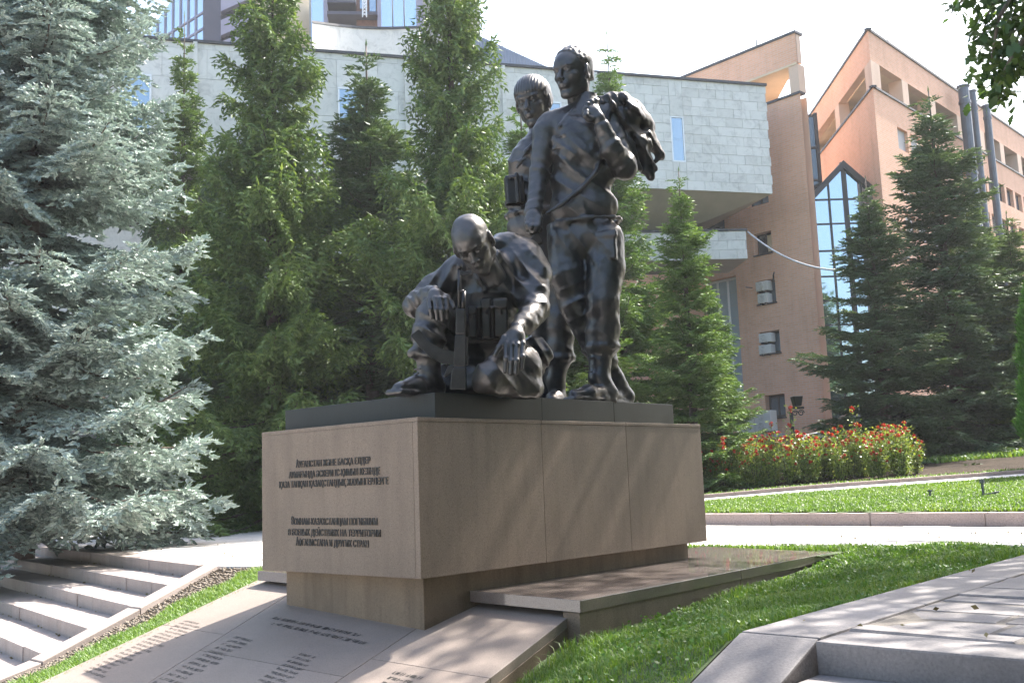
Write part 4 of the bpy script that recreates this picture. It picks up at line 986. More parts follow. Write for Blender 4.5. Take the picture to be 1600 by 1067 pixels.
def spruce(H, R, seed, shoot_len=.11, needle=.032, whorl=.34, nb=6, hang=0.0, open_=1.0, prof=None, needles=7, twig_step=.13, sh_step=.085, first=.5, tilt0=.1, sector=None, curl=.35, cw=.5, lvar=(.62, 1.14), blunt=.16):
    """returns crown (verts,tris) and wood MB. Branch whorls with side twigs carrying shoots; hang = drooping side twigs"""
    rng = np.random.default_rng(seed); wood = MB()
    pts = [(0.03 * H * .02 * sin(z * .7), 0, z) for z in np.linspace(0, H, 14)]
    wood.tube(pts, [max(.012 * H * (1 - z / 13.2 * .97), .012) for z in range(14)], 8)
    SP, SD, SL = [], [], []
    prof = prof or (lambda t: (1 - t) ** .85)
    z = first
    while z < H - .15:
        t = z / H; Lz = R * prof(t)
        k_ = max(3, int(nb * (1 if t < .8 else .7)))
        a0 = rng.uniform(0, 2 * pi)
        for k in range(k_):
            az = a0 + 2 * pi * k / k_ + rng.normal(0, .22); L = Lz * rng.uniform(*lvar)
            if rng.uniform() > open_: L *= .45
            if L < .12: continue
            el = np.interp(t, [0, .5, .85, 1], [-.12, .12, .55, 1.0]) + rng.normal(0, .07) + tilt0 - .1
            zz = z + rng.uniform(-.5, .5) * whorl; n = max(4, int(L / .12) + 1)
            s = np.linspace(0, 1, n); h = np.array([cos(az), sin(az), 0])
            # droop then upturned tip
            rise = np.sin(el) * s - (.16 + .10 * (1 - t)) * s ** 1.5 * (1.6 - .6 * t) * (1 if t < .8 else .3) + curl * .45 * s ** 4
            path = np.array([0, 0, zz]) + h * (L * s)[:, None] * cos(el * .6) + np.array([0, 0, 1.]) * (L * rise)[:, None]
            wob = rng.normal(0, .012, (n, 3)); wob[0] = 0; path = path + np.cumsum(wob, 0)
            if L > .5 and (k % 2 == 0 or t > .6 or True): wood.tube([tuple(path[i]) for i in range(0, n, max(1, n // 4))], [max(.008, .017 * L * (1 - .85 * i / n)) for i in range(0, n, max(1, n // 4))], 4, False)
            tang = unit(np.gradient(path, axis=0)); side = np.array([-sin(az), cos(az), 0])
            S_ = np.arange(max(.10 * L, .05), L, twig_step) / L
            for sgn in (-1, 1):
                s_ = np.clip(S_ + rng.uniform(-.4, .4, len(S_)) * twig_step / L, .03, .995)
                p = np.stack([np.interp(s_, s, path[:, i]) for i in range(3)], 1); tg = unit(np.stack([np.interp(s_, s, tang[:, i]) for i in range(3)], 1))
                tl = np.minimum(blunt + .42 * L * (1 - s_) ** .75 * .55 + .04, .75 if hang < .3 else .62) * rng.uniform(.7, 1.25, len(s_)) * np.where(s_ < .25, .8, 1)
                d0 = unit(tg * .62 + side * sgn * .85 + np.array([0, 0, 1.]) * rng.normal(.02 - hang * .4, .10, len(s_))[:, None])
                m = int(.75 / sh_step) + 1
                for j in range(m):
                    dd = (j + .3) * sh_step; ok = dd < tl
                    if not ok.any(): break
                    f = (dd / tl)[ok][:, None]
                    q = p[ok] + d0[ok] * dd * (1 - hang * .35 * f) - np.array([0, 0, 1.]) * (hang * .95 * dd * f + .10 * dd * f)
                    dirn = unit(d0[ok] * (1 - hang * f) - np.array([0, 0, 1.]) * (hang * 1.6 * f + .05))
                    for sg2 in (-1, 1):
                        lat = unit(np.cross(dirn, np.array([0, 0, 1.])) + rng.normal(0, .28, dirn.shape))
                        SP.append(q); SD.append(unit(dirn * .85 + lat * sg2 * .75 + rng.normal(0, .15, dirn.shape))); SL.append(rng.uniform(.75, 1.25, len(q)))
            # hanging curtains below the branch and shoots on the axis
            m = len(S_); p = np.stack([np.interp(S_, s, path[:, i]) for i in range(3)], 1)
            SP.append(p); SD.append(unit(np.stack([np.interp(S_, s, tang[:, i]) for i in range(3)], 1) + rng.normal(0, .35, (m, 3)) + np.array([0, 0, .25]))); SL.append(rng.uniform(.9, 1.3, m))
            if hang > .3:
                for rep in range(2):
                    ln = rng.uniform(.15, .55, m) * hang * min(1, L)
                    off = side * rng.normal(0, .10, m)[:, None]
                    for j in range(6):
                        dd = j * .10; ok = dd < ln
                        if not ok.any(): break
                        q = p[ok] + off[ok] - np.array([0, 0, 1.]) * dd + rng.normal(0, .015, (ok.sum(), 3)); SP.append(q); SD.append(unit(np.array([0, 0, -1.]) + rng.normal(0, .35, (ok.sum(), 3)))); SL.append(rng.uniform(.8, 1.2, ok.sum()))
            SP.append(path[-1:]); SD.append(tang[-1:]); SL.append(np.array([1.4]))
        z += whorl * rng.uniform(.75, 1.25) * (1 if t < .75 else .7)
    SP.append(np.array([[0, 0, H - .1]])); SD.append(np.array([[0, 0, 1.]])); SL.append(np.array([2.2]))
    P, Dr, Ls = np.concatenate(SP), np.concatenate(SD), np.concatenate(SL)
    v, t = shoots(P, Dr, shoot_len * Ls, needle * np.ones(len(P)), rng, needles, cw=cw)
    return v, t, wood
MAT['blue'] = leafmat('blue_spruce_needles', [(.17, .205, .175), (.30, .37, .335), (.41, .485, .445), (.52, .585, .54)], .5, .12, 1.0, (.9, 1.0, .85))
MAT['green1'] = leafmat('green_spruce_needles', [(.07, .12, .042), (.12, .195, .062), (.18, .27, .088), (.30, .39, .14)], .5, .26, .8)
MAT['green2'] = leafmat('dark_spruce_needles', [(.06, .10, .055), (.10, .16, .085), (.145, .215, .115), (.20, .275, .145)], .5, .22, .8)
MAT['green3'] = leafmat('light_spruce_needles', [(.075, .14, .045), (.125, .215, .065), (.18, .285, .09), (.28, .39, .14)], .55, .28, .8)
protos = {}
def proto(key, **kw):
    v, t, w = spruce(**kw); cm = np_mesh('spruce_crown', v, t); wm = w.mesh('spruce_trunk', True); protos[key] = (cm, wm, kw['H']); print(key, len(t)); return protos[key]
def plant_spruce(key, x, y, H, width, rz, mat, label, group='green spruces behind the monument', zb=None, name='spruce_tree'):
    cm, wm, h0 = protos[key]; z = T(x, y) if zb is None else zb
    e = empty(name, (x, y, z - .05), label, 'tree', group, rz)
    s = H / h0; e.scale = (s * width, s * width, s)
    for nm, me, m in (('crown', cm, mat), ('trunk', wm, MAT['bark'])):
        if not me.materials: me.materials.append(m)
        o = bpy.data.objects.new(nm, me); COL.objects.link(o); o.parent = e
        o.material_slots[0].link = 'OBJECT'; o.material_slots[0].material = m
    return e
proto('blue', H=13.5, R=2.62, seed=3, shoot_len=.125, needle=.046, whorl=.40, nb=10, hang=.25, needles=6, twig_step=.105, sh_step=.085, first=.75, prof=lambda t: min(1, .80 + t * 1.6) * (1 - t) ** .62, tilt0=.12, curl=.65, cw=.62, lvar=(.74, 1.06), blunt=.28, open_=.93)
proto('norway', H=15, R=3.05, seed=8, shoot_len=.135, needle=.034, whorl=.62, nb=8, hang=.85, needles=3, twig_step=.07, sh_step=.085, first=.5, open_=.82, prof=lambda t: 1.04 * (1 - t) ** .86 * (.80 + .20 * sin(t * 17)), curl=.8, tilt0=.22, cw=.7, lvar=(.5, 1.2), blunt=.34)
proto('dense', H=12, R=2.4, seed=15, shoot_len=.115, needle=.032, whorl=.40, nb=9, hang=.2, needles=3, twig_step=.075, sh_step=.07, first=.15, open_=.84, prof=lambda t: 1.08 * (1 - t) ** .95 * (.82 + .18 * sin(t * 19 + 1)), tilt0=.25, curl=.6, cw=.7, lvar=(.5, 1.2), blunt=.24)
def tree_at(key, px, y, top, mat, label, width=1.0, rz=0.0, **kw):
    """tree whose trunk stands at pixel column px, distance y, its top at pixel row top"""
    Pt = D(px, top, y); x = Pt[0]; z = T(x, y); H = Pt[2] - z
    return plant_spruce(key, x, y, H, width, rz, mat, label, **kw)
b = D(38, 700, 14.0)
plant_spruce('blue', b[0], b[1], 14.2, 1.03, .6, MAT['blue'], 'large silvery blue spruce left of the stairs reaching out of the picture', None, .8, 'blue_spruce_tree')
tree_at('dense', 288, 25.5, 22, MAT['green1'], 'slender spruce with a pointed top between the blue spruce and the drooping spruce', .8, .4)
tree_at('norway', 425, 20, -75, MAT['green1'], 'tall broad spruce with drooping branches right of the blue spruce', 1.5, 1.1)
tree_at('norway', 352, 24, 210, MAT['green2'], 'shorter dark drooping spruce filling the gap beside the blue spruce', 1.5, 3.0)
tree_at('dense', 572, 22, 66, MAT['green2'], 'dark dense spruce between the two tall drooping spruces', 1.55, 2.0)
tree_at('norway', 698, 20, -100, MAT['green1'], 'tall open spruce with bare reddish trunk just left of the standing soldiers', 1.35, 4.2)
tree_at('dense', 812, 23, 150, MAT['green3'], 'green spruce seen between the two standing soldiers', 1.4, .2)
tree_at('dense', 948, 26, 50, MAT['green3'], 'narrow spruce top rising above the jacket of the right soldier', 1.0, 5.0)
tree_at('dense', 1060, 21.5, 262, MAT['green3'], 'sunlit yellow green spruce directly right of the monument', 1.32, 1.6)
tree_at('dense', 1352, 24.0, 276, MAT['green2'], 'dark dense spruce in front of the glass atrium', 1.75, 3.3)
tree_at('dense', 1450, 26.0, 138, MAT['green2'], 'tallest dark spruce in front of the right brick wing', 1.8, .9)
tree_at('dense', 1572, 27, 330, MAT['green1'], 'spruce at the right edge behind the thuja', 1.9, 2.5)
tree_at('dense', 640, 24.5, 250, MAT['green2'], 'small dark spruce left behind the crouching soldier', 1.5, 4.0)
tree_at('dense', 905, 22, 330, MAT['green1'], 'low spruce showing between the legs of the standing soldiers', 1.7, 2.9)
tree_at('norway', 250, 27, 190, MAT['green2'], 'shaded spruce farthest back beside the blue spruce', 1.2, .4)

tree_at('dense', 505, 25.5, 235, MAT['green1'], 'low bushy spruce filling in behind the tallest drooping spruce', 1.7, 5.3)
tree_at('dense', 1510, 28.5, 290, MAT['green1'], 'spruce filling the clump behind the tallest dark spruce on the right', 1.7, 2.2)
tree_at('dense', 1110, 25, 440, MAT['green3'], 'small spruce tucked against the right side of the sunlit spruce', 1.5, 3.9)
# thuja at the right edge
def thuja(H, R, seed):
    rng = np.random.default_rng(seed); n = 16000
    t = rng.uniform(0, 1, n) ** .9; a = rng.uniform(0, 2 * pi, n); rr = R * np.sqrt(np.clip(1 - t ** 1.8, .02, 1)) * np.minimum(1, .55 + t * 3) * (1 + .10 * np.sin(a * 5 + t * 9) + .07 * np.sin(t * 34 + a * 3)) * rng.uniform(.72, 1.03, n)
    P = np.stack([rr * np.cos(a), rr * np.sin(a), t * H + .15], 1); d = unit(np.stack([np.cos(a) * .5, np.sin(a) * .5, np.ones(n)], 1) + rng.normal(0, .35, (n, 3)))
    v, tr = shoots(P, d, rng.uniform(.08, .16, n), np.full(n, .03), rng, 2); return v, tr
MAT['thuja'] = leafmat('thuja_scales', [(.06, .16, .02), (.10, .25, .035), (.15, .33, .05)], .5, .25, 1.5)
v_, t_ = thuja(3.55, .62, 5); p = D(1635, 500, 18.5)
e = empty('thuja', (p[0], p[1], T(p[0], p[1]) - .05), 'bright green columnar thuja cut by the right edge of the picture', 'tree'); o = obj('crown', np_mesh('crown', v_, t_), MAT['thuja'], e, True)
mb = MB(); mb.tube([(0, 0, 0), (0, 0, 2.6)], [.09, .03], 8); o = obj('trunk', mb.mesh('trunk'), MAT['bark'], e, True)

# broad leaved trees: an oak over the terrace (its shade dapples the monument) and others around the park
def oak_leaf():
    """lobed leaf outline in the xy plane, length 1"""
    pr = [(0, .02), (.12, .05), (.2, .17), (.3, .12), (.4, .27), (.5, .17), (.62, .30), (.72, .17), (.85, .2), (1, 0)]
    up = [(x, y, .1 * sin(x * 3)) for x, y in pr]; dn = [(x, -y, .1 * sin(x * 3)) for x, y in pr[::-1][1:]]
    v = np.array(up + dn); n = len(pr); tris = []
    m = len(v)
    for i in range(n - 1):
        a, b = i, i + 1; c, d = (m - i) % m if i else m - 1, (m - i - 1)
        c = m - i if i else None
        lo_a = m - i if 0 < i else 0; lo_b = m - i - 1 if i + 1 < n else n - 1
        if i == 0: tris.append((0, m - 1, 1))
        elif i + 1 == n - 1: tris.append((a, lo_a, n - 1))
        else: tris += [(a, lo_a, lo_b), (a, lo_b, b)]
    return v, np.array(tris)
OLV, OLT = oak_leaf()
def scatter_leaves(P, Dr, size, rng, tmpl=None):
    LV, LT = tmpl or (OLV, OLT); n = len(P); k = len(LV)
    A = unit(Dr); N = unit(rng.normal(0, .55, (n, 3)) + np.array([0, 0, 1.])); B = unit(np.cross(N, A)); N = np.cross(A, B); s = (size * rng.uniform(.7, 1.25, n))[:, None, None]
    v = P[:, None] + s * (LV[None, :, 0:1] * A[:, None] + LV[None, :, 1:2] * B[:, None] + LV[None, :, 2:3] * N[:, None])
    return v.reshape(-1, 3), (np.arange(n)[:, None, None] * k + LT[None]).reshape(-1, 3)
simple_leaf = (np.array([(0, 0, 0), (.45, .28, .05), (1, 0, -.08), (.45, -.28, .05)]), np.array([(0, 1, 2), (0, 2, 3)]))
def broadleaf(base, H, centre, rad, seed, nleaf, size, tmpl, nbr=26, holes=.35, forced=()):
    """trunk, limbs and leaves gathered in clumps around branch ends. centre/rad: crown ellipsoid"""
    rng = np.random.default_rng(seed); wood = MB(); base = np.array(base, float); centre = np.array(centre, float); rad = np.array(rad, float)
    fork = base + (centre - base) * .5 * np.array([.6, .6, 1.0]) ; wood.tube([base, base + (fork - base) * .5 + rng.normal(0, .06, 3), fork], [.34, .27, .22], 10)
    ends = []
    for k in range(nbr):
        d = unit(rng.normal(size=3)); d[2] = d[2] * .8 + .1; e_ = centre + d * rad * rng.uniform(.55, .95); ends.append(e_)
    ends += [np.array(f) for f in forced]
    for e_ in ends:
        m = fork + (e_ - fork) * .5 + np.array([0, 0, .12 * np.linalg.norm(e_ - fork)]) * rng.uniform(-.2, 1); wood.tube([fork, m, e_], [.11, .06, .018], 6, False)
        for j in range(5):
            q = m + (e_ - m) * rng.uniform(.2, 1); w = q + rng.normal(0, .35, 3) * rad[0] * .28; wood.tube([q, (q + w) / 2 + rng.normal(0, .05, 3), w], [.03, .018, .006], 4, False)
    ends = np.array(ends); cl = []
    sub = ends[rng.integers(0, len(ends), nbr * 9)] + rng.normal(0, 1, (nbr * 9, 3)) * rad * np.array([.2, .2, .16])
    ci = rng.integers(0, len(sub), nleaf); P = sub[ci] + rng.normal(0, 1, (nleaf, 3)) * np.array([.34, .34, .2])
    dr = unit(P - sub[ci] + rng.normal(0, .3, (nleaf, 3)) - np.array([0, 0, .15]))
    v, t = scatter_leaves(P, dr, size, rng, tmpl); return v, t, wood
MAT['oak'] = leafmat('oak_leaves', [(.035, .075, .022), (.055, .11, .03), (.085, .15, .04), (.16, .22, .05)], .4, .4, .9)
MAT['linden'] = leafmat('park_tree_leaves', [(.04, .085, .02), (.07, .13, .03), (.10, .18, .04)], .5, .35, .7)
def add_tree(name, data, loc, label, leaf, group=None, parts=True):
    v, t, w = data; loc = np.array(loc, float); e = empty(name, loc, label, 'tree', group)
    o = obj('crown', np_mesh('crown', v - loc, t), leaf, e, True); wm = w.mesh('trunk', True); wm.transform(Matrix.Translation(-Vector(loc))); o2 = obj('trunk', wm, MAT['barkpale'], e, True); return e, o.data, o2.data
OB = np.array([9.2, 12.0, .8])
add_tree('oak_tree', broadleaf(OB, 13, (9.0, 11.7, 10.5), (4.6, 4.5, 2.9), 12, 15500, .17, None, 28), OB, 'oak whose leafy boughs hang into the upper right corner', MAT['oak'])
# the visible bough: a hanging branch with single leaves
def bough(pix, y, seed, nl, spread):
    rng = np.random.default_rng(seed); pts = [D(*p, y + .25 * i) for i, p in enumerate(pix)]; mb = MB(); mb.tube(pts, list(np.linspace(.03, .006, len(pts))), 6)
    P = []; 
    for i in range(nl):
        s = rng.uniform(0, len(pts) - 1); k = int(s); f = s - k; c = pts[k] * (1 - f) + pts[min(k + 1, len(pts) - 1)] * f
        P.append(c + rng.normal(0, spread, 3))
    P = np.array(P); cc = P + rng.normal(0, .07, P.shape); d = unit(rng.normal(0, .8, P.shape) - np.array([0, 0, .7]))
    tw = MB()
    return P, d, mb
PP, DD = [], []; wb = MB()
for pix, nl, sp in (([(1700, -120), (1640, -20), (1600, 40), (1575, 95)], 250, .22), ([(1600, -40), (1560, 30), (1550, 90), (1556, 150)], 170, .13), ([(1590, -60), (1540, -30), (1510, -5), (1485, 22)], 90, .09), ([(1680, 10), (1620, 60), (1590, 100), (1570, 112)], 190, .13), ([(1690, -60), (1630, 0), (1585, 50), (1560, 90)], 260, .17), ([(1600, 60), (1575, 100), (1562, 130), (1560, 158)], 90, .07), ([(1610, -90), (1580, -30), (1545, 20), (1530, 70)], 110, .12)):
    a, d, m = bough(pix, 10.6, len(PP) + 40, nl, sp); PP.append(a); DD.append(d); k = len(wb.v); wb.v += m.v; wb.f += [tuple(k + i for i in f) for f in m.f]
v_, t_ = scatter_leaves(np.concatenate(PP), np.concatenate(DD), .15, np.random.default_rng(2), None)
ok_e = [o for o in bpy.data.objects if o.name.startswith('oak_tree')][0]
me = np_mesh('bough_leaves', v_ - OB, t_); o = obj('bough', me, MAT['oak'], ok_e, True); wm = wb.mesh('bough_twigs', True); wm.transform(Matrix.Translation(-Vector(OB))); obj('twigs', wm, MAT['barkpale'], ok_e, True)
# trees around (behind the camera and, added to block skylight, to the right; the glass and granite mirror them)
b0 = np.array([0, 0, 0.]); data = broadleaf(b0, 11, (0, 0, 7.0), (4.2, 4.2, 3.6), 77, 9000, .34, simple_leaf, 26)
e0_, cmesh, tmesh = add_tree('broadleaf_tree', data, (0, 0, 0), 'leafy park tree behind the viewer', MAT['linden'], 'park trees around the viewer'); e0_.location = (-9, -13, 0)
_labs = iter(['park tree straight behind the viewer', 'park tree behind the viewer to the right, past the terrace', 'park tree far to the right of the terrace', 'park tree far to the left of the stairs', 'farthest park tree behind the viewer to the right', 'farthest park tree straight behind the viewer', 'unseen tree added for shade just right of the picture by the terrace', 'smaller unseen tree added for shade close beside the terrace steps', 'broad unseen tree added for shade behind the terrace steps', 'small park tree at the viewer\'s right shoulder', 'unseen tree added for shade over the terrace just outside the picture', 'very tall unseen tree added for shade behind the row of shrubs', 'very tall unseen tree added for shade far right of the oak', 'unseen tree added for shade in the row beyond the terrace steps', 'unseen tree added for shade in the row right of the oak'])
for x, y, s, r in ((2, -17, 1.2, 1), (12, -11, 1.1, 2), (17, 1, 1.0, 3), (-19, -6, 1.15, 4), (26, -16, 1.3, 5), (-3, -26, 1.4, .5), (11.5, 5.2, .85, 4.4), (8.2, 1.0, .62, 2.2), (9.5, -4.5, .9, 5.2), (6.5, -5.5, .7, 3.3), (7.9, 3.6, .95, 3.9), (11.5, -4, 1.5, 1.9), (16, 1.5, 1.5, .2), (13, -1, 1.1, .7), (15, 7.5, 1.1, 2.7)):
    e = e0_.copy(); COL.objects.link(e); e['label'] = next(_labs); e.location = (x, y, 0); e.scale = (s, s, s); e.rotation_euler = (0, 0, r)
    for me, nm in ((cmesh, 'crown'), (tmesh, 'trunk')):
        o = bpy.data.objects.new(nm, me); COL.objects.link(o); o.parent = e

# unseen shrubs beyond the terrace steps, added to darken the pedestal's right face
v_, t_, w_ = broadleaf((0, 0, 0), 4, (0, 0, 2.6), (2.7, 2.7, 2.5), 31, 7000, .26, simple_leaf, 24); cm_ = np_mesh('crown', v_, t_); tm_ = w_.mesh('trunk', True); cm_.materials.append(MAT['linden']); tm_.materials.append(MAT['barkpale'])
for k, (u_, q_, s_) in enumerate(((-7, -10.5, 1.1), (-3.5, -11, 1.2), (.5, -11, 1.15), (4, -10.8, 1.25), (8, -11.5, 1.2), (-10, -10, 1.1), (3, -8.6, 1.25), (6.5, -8.8, 1.3), (-1, -8.9, 1.2))):
    P_ = W(u_, q_); e = empty('added_shrub', (P_[0], P_[1], 0), 'unseen leafy shrub added to block skylight, number %s in the row beyond the terrace steps, right of the picture' % ('first', 'second', 'third', 'fourth', 'fifth', 'sixth', 'nearest', 'farthest near', 'lowest near')[k], 'shrub', 'added shrubs beyond the terrace steps', k * 1.3); e['label'] = e['label'].replace('number ', ''); e.scale = (s_, s_, s_)
    for me, nm in ((cm_, 'crown'), (tm_, 'trunk')):
        o = bpy.data.objects.new(nm, me); COL.objects.link(o); o.parent = e
# ================================================================== BRONZE FIGURES (sculpted as distance fields, meshed by surface nets)
class Clay:
    def __init__(s, lo, hi, h):
        s.lo = np.array(lo, float); s.h = h; s.n = np.ceil((np.array(hi) - s.lo) / h).astype(int) + 1
        s.g = np.full(s.n, .6, np.float32); s.ax = [s.lo[i] + np.arange(s.n[i]) * h for i in range(3)]
    def blank(s): q = Clay(s.lo, s.lo + s.h, s.h); q.n = s.n; q.g = np.full(s.n, .6, np.float32); q.ax = s.ax; return q
    def sub(s, lo, hi):
        a = np.clip(np.floor((np.array(lo) - s.lo) / s.h).astype(int), 0, s.n); b = np.clip(np.ceil((np.array(hi) - s.lo) / s.h).astype(int) + 1, 0, s.n)
        if (b <= a).any(): return None
        sl = tuple(slice(a[i], b[i]) for i in range(3)); X, Y, Z = np.meshgrid(*[s.ax[i][sl[i]] for i in range(3)], indexing='ij', sparse=True); return sl, X, Y, Z
    def op(s, sl, d, k, mode):
        g = s.g[sl]
        if mode == 'add':
            h = np.clip(.5 + .5 * (g - d) / k, 0, 1); s.g[sl] = g * (1 - h) + d * h - k * h * (1 - h)
        else:
            d = -d; h = np.clip(.5 - .5 * (g - d) / k, 0, 1); s.g[sl] = g * (1 - h) + d * h + k * h * (1 - h)
    def cap(s, a, b, r1, r2=None, k=.03, mode='add', flat=None):
        """tapered capsule from a to b"""
        a = np.array(a, float); b = np.array(b, float); r2 = r1 if r2 is None else r2; m = max(r1, r2) + k + .06
        q = s.sub(np.minimum(a, b) - m, np.maximum(a, b) + m)
        if q is None: return s
        sl, X, Y, Z = q; ba = b - a; L = max(ba @ ba, 1e-9); t = np.clip(((X - a[0]) * ba[0] + (Y - a[1]) * ba[1] + (Z - a[2]) * ba[2]) / L, 0, 1)
        d = np.sqrt((X - a[0] - ba[0] * t) ** 2 + (Y - a[1] - ba[1] * t) ** 2 + (Z - a[2] - ba[2] * t) ** 2) - (r1 + (r2 - r1) * t); s.op(sl, d.astype(np.float32), k, mode); return s
    def chain(s, pts, rs, k=.03):
        for i in range(len(pts) - 1): s.cap(pts[i], pts[i + 1], rs[i], rs[i + 1], k)
        return s
    def ell(s, c, r, R=None, k=.04, mode='add'):
        """ellipsoid with radii r, R rows = local axes"""
        c = np.array(c, float); r = np.array(r, float); R = np.eye(3) if R is None else R; m = max(r) + k + .06; q = s.sub(c - m, c + m)
        if q is None: return s
        sl, X, Y, Z = q; x, y, z = X - c[0], Y - c[1], Z - c[2]
        p = [(R[i, 0] * x + R[i, 1] * y + R[i, 2] * z) for i in range(3)]; k0 = np.sqrt(sum((p[i] / r[i]) ** 2 for i in range(3))); k1 = np.sqrt(sum((p[i] / r[i] ** 2) ** 2 for i in range(3))) + 1e-6
        s.op(sl, (k0 * (k0 - 1) / k1).astype(np.float32), k, mode); return s
    def box(s, c, hs, R=None, rd=.01, k=.01, mode='add'):
        c = np.array(c, float); hs = np.array(hs, float); R = np.eye(3) if R is None else R; m = np.linalg.norm(hs) + k + .04; q = s.sub(c - m, c + m)
        if q is None: return s
        sl, X, Y, Z = q; x, y, z = X - c[0], Y - c[1], Z - c[2]
        p = [np.abs(R[i, 0] * x + R[i, 1] * y + R[i, 2] * z) - (hs[i] - rd) for i in range(3)]
        d = np.sqrt(sum(np.maximum(v, 0) ** 2 for v in p)) + np.minimum(np.maximum(np.maximum(p[0], p[1]), p[2]), 0) - rd; s.op(sl, d.astype(np.float32), k, mode); return s
    def fold(s, c, rad, dirn, wl, amp, warp=1.2, seed=0, sharp=True):
        """cloth folds: ridges perpendicular to dirn inside a soft ball"""
        c = np.array(c, float); rad = np.array(rad if np.ndim(rad) else [rad] * 3, float); dirn = np.array(dirn, float); dirn /= np.linalg.norm(dirn)
        q = s.sub(c - rad * 1.5, c + rad * 1.5)
        if q is None: return s
        sl, X, Y, Z = q; x, y, z = X - c[0], Y - c[1], Z - c[2]; w = np.exp(-((x / rad[0]) ** 2 + (y / rad[1]) ** 2 + (z / rad[2]) ** 2) * 1.3)
        w = w * (w > .06)
        ph = (x * dirn[0] + y * dirn[1] + z * dirn[2]) * 2 * pi / wl + warp * np.sin(x * 9 + seed) + warp * np.sin(z * 7 + seed * 2.3 + y * 5)
        f = np.sin(ph); f = (1 - 2 * np.abs(np.sin(ph / 2)) ** .7) if sharp else f
        s.g[sl] -= (amp * w * f).astype(np.float32); return s
    def noise(s, amp, cell, seed, lo=None, hi=None):
        rng = np.random.default_rng(seed); q = s.sub(lo if lo is not None else s.lo, hi if hi is not None else s.lo + s.n * s.h); sl = q[0]; shp = s.g[sl].shape
        cells = np.broadcast_to(np.array(cell, float), 3); m = [max(3, int(shp[i] * s.h / cells[i]) + 3) for i in range(3)]; R = rng.normal(size=m)
        out = R
        for i in range(3):
            t = np.linspace(0, m[i] - 1.001, shp[i]); k = t.astype(int); f = t - k; f = f * f * (3 - 2 * f); sh = [1, 1, 1]; sh[i] = -1; f = f.reshape(sh)
            out = np.take(out, k, i) * (1 - f) + np.take(out, k + 1, i) * f
        s.g[sl] += (amp * out).astype(np.float32); return s
    def cut_below(s, z): s.g[:, :, :max(int((z - s.lo[2]) / s.h), 0)] = .6; return s
    def mesh(s):
        g = s.g; ins = g < 0; nx, ny, nz = g.shape
        c = np.zeros((nx - 1, ny - 1, nz - 1), np.int8)
        for i in (0, 1):
            for j in (0, 1):
                for k in (0, 1): c += ins[i:nx - 1 + i, j:ny - 1 + j, k:nz - 1 + k]
        act = (c > 0) & (c < 8); I = np.argwhere(act); idx = np.full(c.shape, -1, np.int32); idx[act] = np.arange(len(I))
        acc = np.zeros((len(I), 3)); cnt = np.zeros(len(I)); cor = [(i, j, k) for i in (0, 1) for j in (0, 1) for k in (0, 1)]
        val = {q: g[I[:, 0] + q[0], I[:, 1] + q[1], I[:, 2] + q[2]] for q in cor}
        for a in cor:
            for ax in range(3):
                if a[ax] == 0:
                    b = list(a); b[ax] = 1; b = tuple(b); va, vb = val[a], val[b]; m = (va < 0) != (vb < 0); t = np.where(m, va / np.where(va - vb == 0, 1, va - vb), 0)
                    P = np.tile(np.array(a, float), (len(I), 1)); P[:, ax] += t; acc[m] += P[m]; cnt[m] += 1
        V_ = (I + acc / np.maximum(cnt, 1)[:, None]) * s.h + s.lo; Q = []
        for ax in range(3):
            sh = [slice(None)] * 3; sh2 = list(sh); sh[ax] = slice(0, -1); sh2[ax] = slice(1, None); A, B = ins[tuple(sh)], ins[tuple(sh2)]
            E = np.argwhere(A != B); u, v = (ax + 1) % 3, (ax + 2) % 3; ok = (E[:, u] > 0) & (E[:, v] > 0) & (E[:, u] < g.shape[u] - 1) & (E[:, v] < g.shape[v] - 1); E = E[ok]; fl = A[E[:, 0], E[:, 1], E[:, 2]]
            def at(du, dv): e = E.copy(); e[:, u] -= du; e[:, v] -= dv; return idx[e[:, 0], e[:, 1], e[:, 2]]
            q = np.stack([at(1, 1), at(0, 1), at(0, 0), at(1, 0)], 1); q[~fl] = q[~fl][:, ::-1]; Q.append(q)
        Q = np.concatenate(Q); Q = Q[(Q >= 0).all(1)]; return V_, Q
def smooth(V_, Q, it=1):
    e = np.concatenate([Q[:, [0, 1]], Q[:, [1, 2]], Q[:, [2, 3]], Q[:, [3, 0]]]); n = len(V_)
    for _ in range(it):
        s_ = np.zeros_like(V_); c = np.bincount(e[:, 0], minlength=n) + np.bincount(e[:, 1], minlength=n)
        for k in range(3): s_[:, k] = np.bincount(e[:, 0], V_[e[:, 1], k], n) + np.bincount(e[:, 1], V_[e[:, 0], k], n)
        V_ = V_ * .5 + .5 * s_ / np.maximum(c, 1)[:, None]
    return V_
def clay_obj(name, clays, mat, parent, it=1):
    vs, qs, b = [], [], 0
    for c in clays:
        v, q = c if isinstance(c, tuple) else c.mesh()
        v = smooth(v, q, it); vs.append(v); qs.append(q + b); b += len(v)
    me = np_mesh(name, np.concatenate(vs), np.concatenate(qs), True); return obj(name, me, mat, parent)
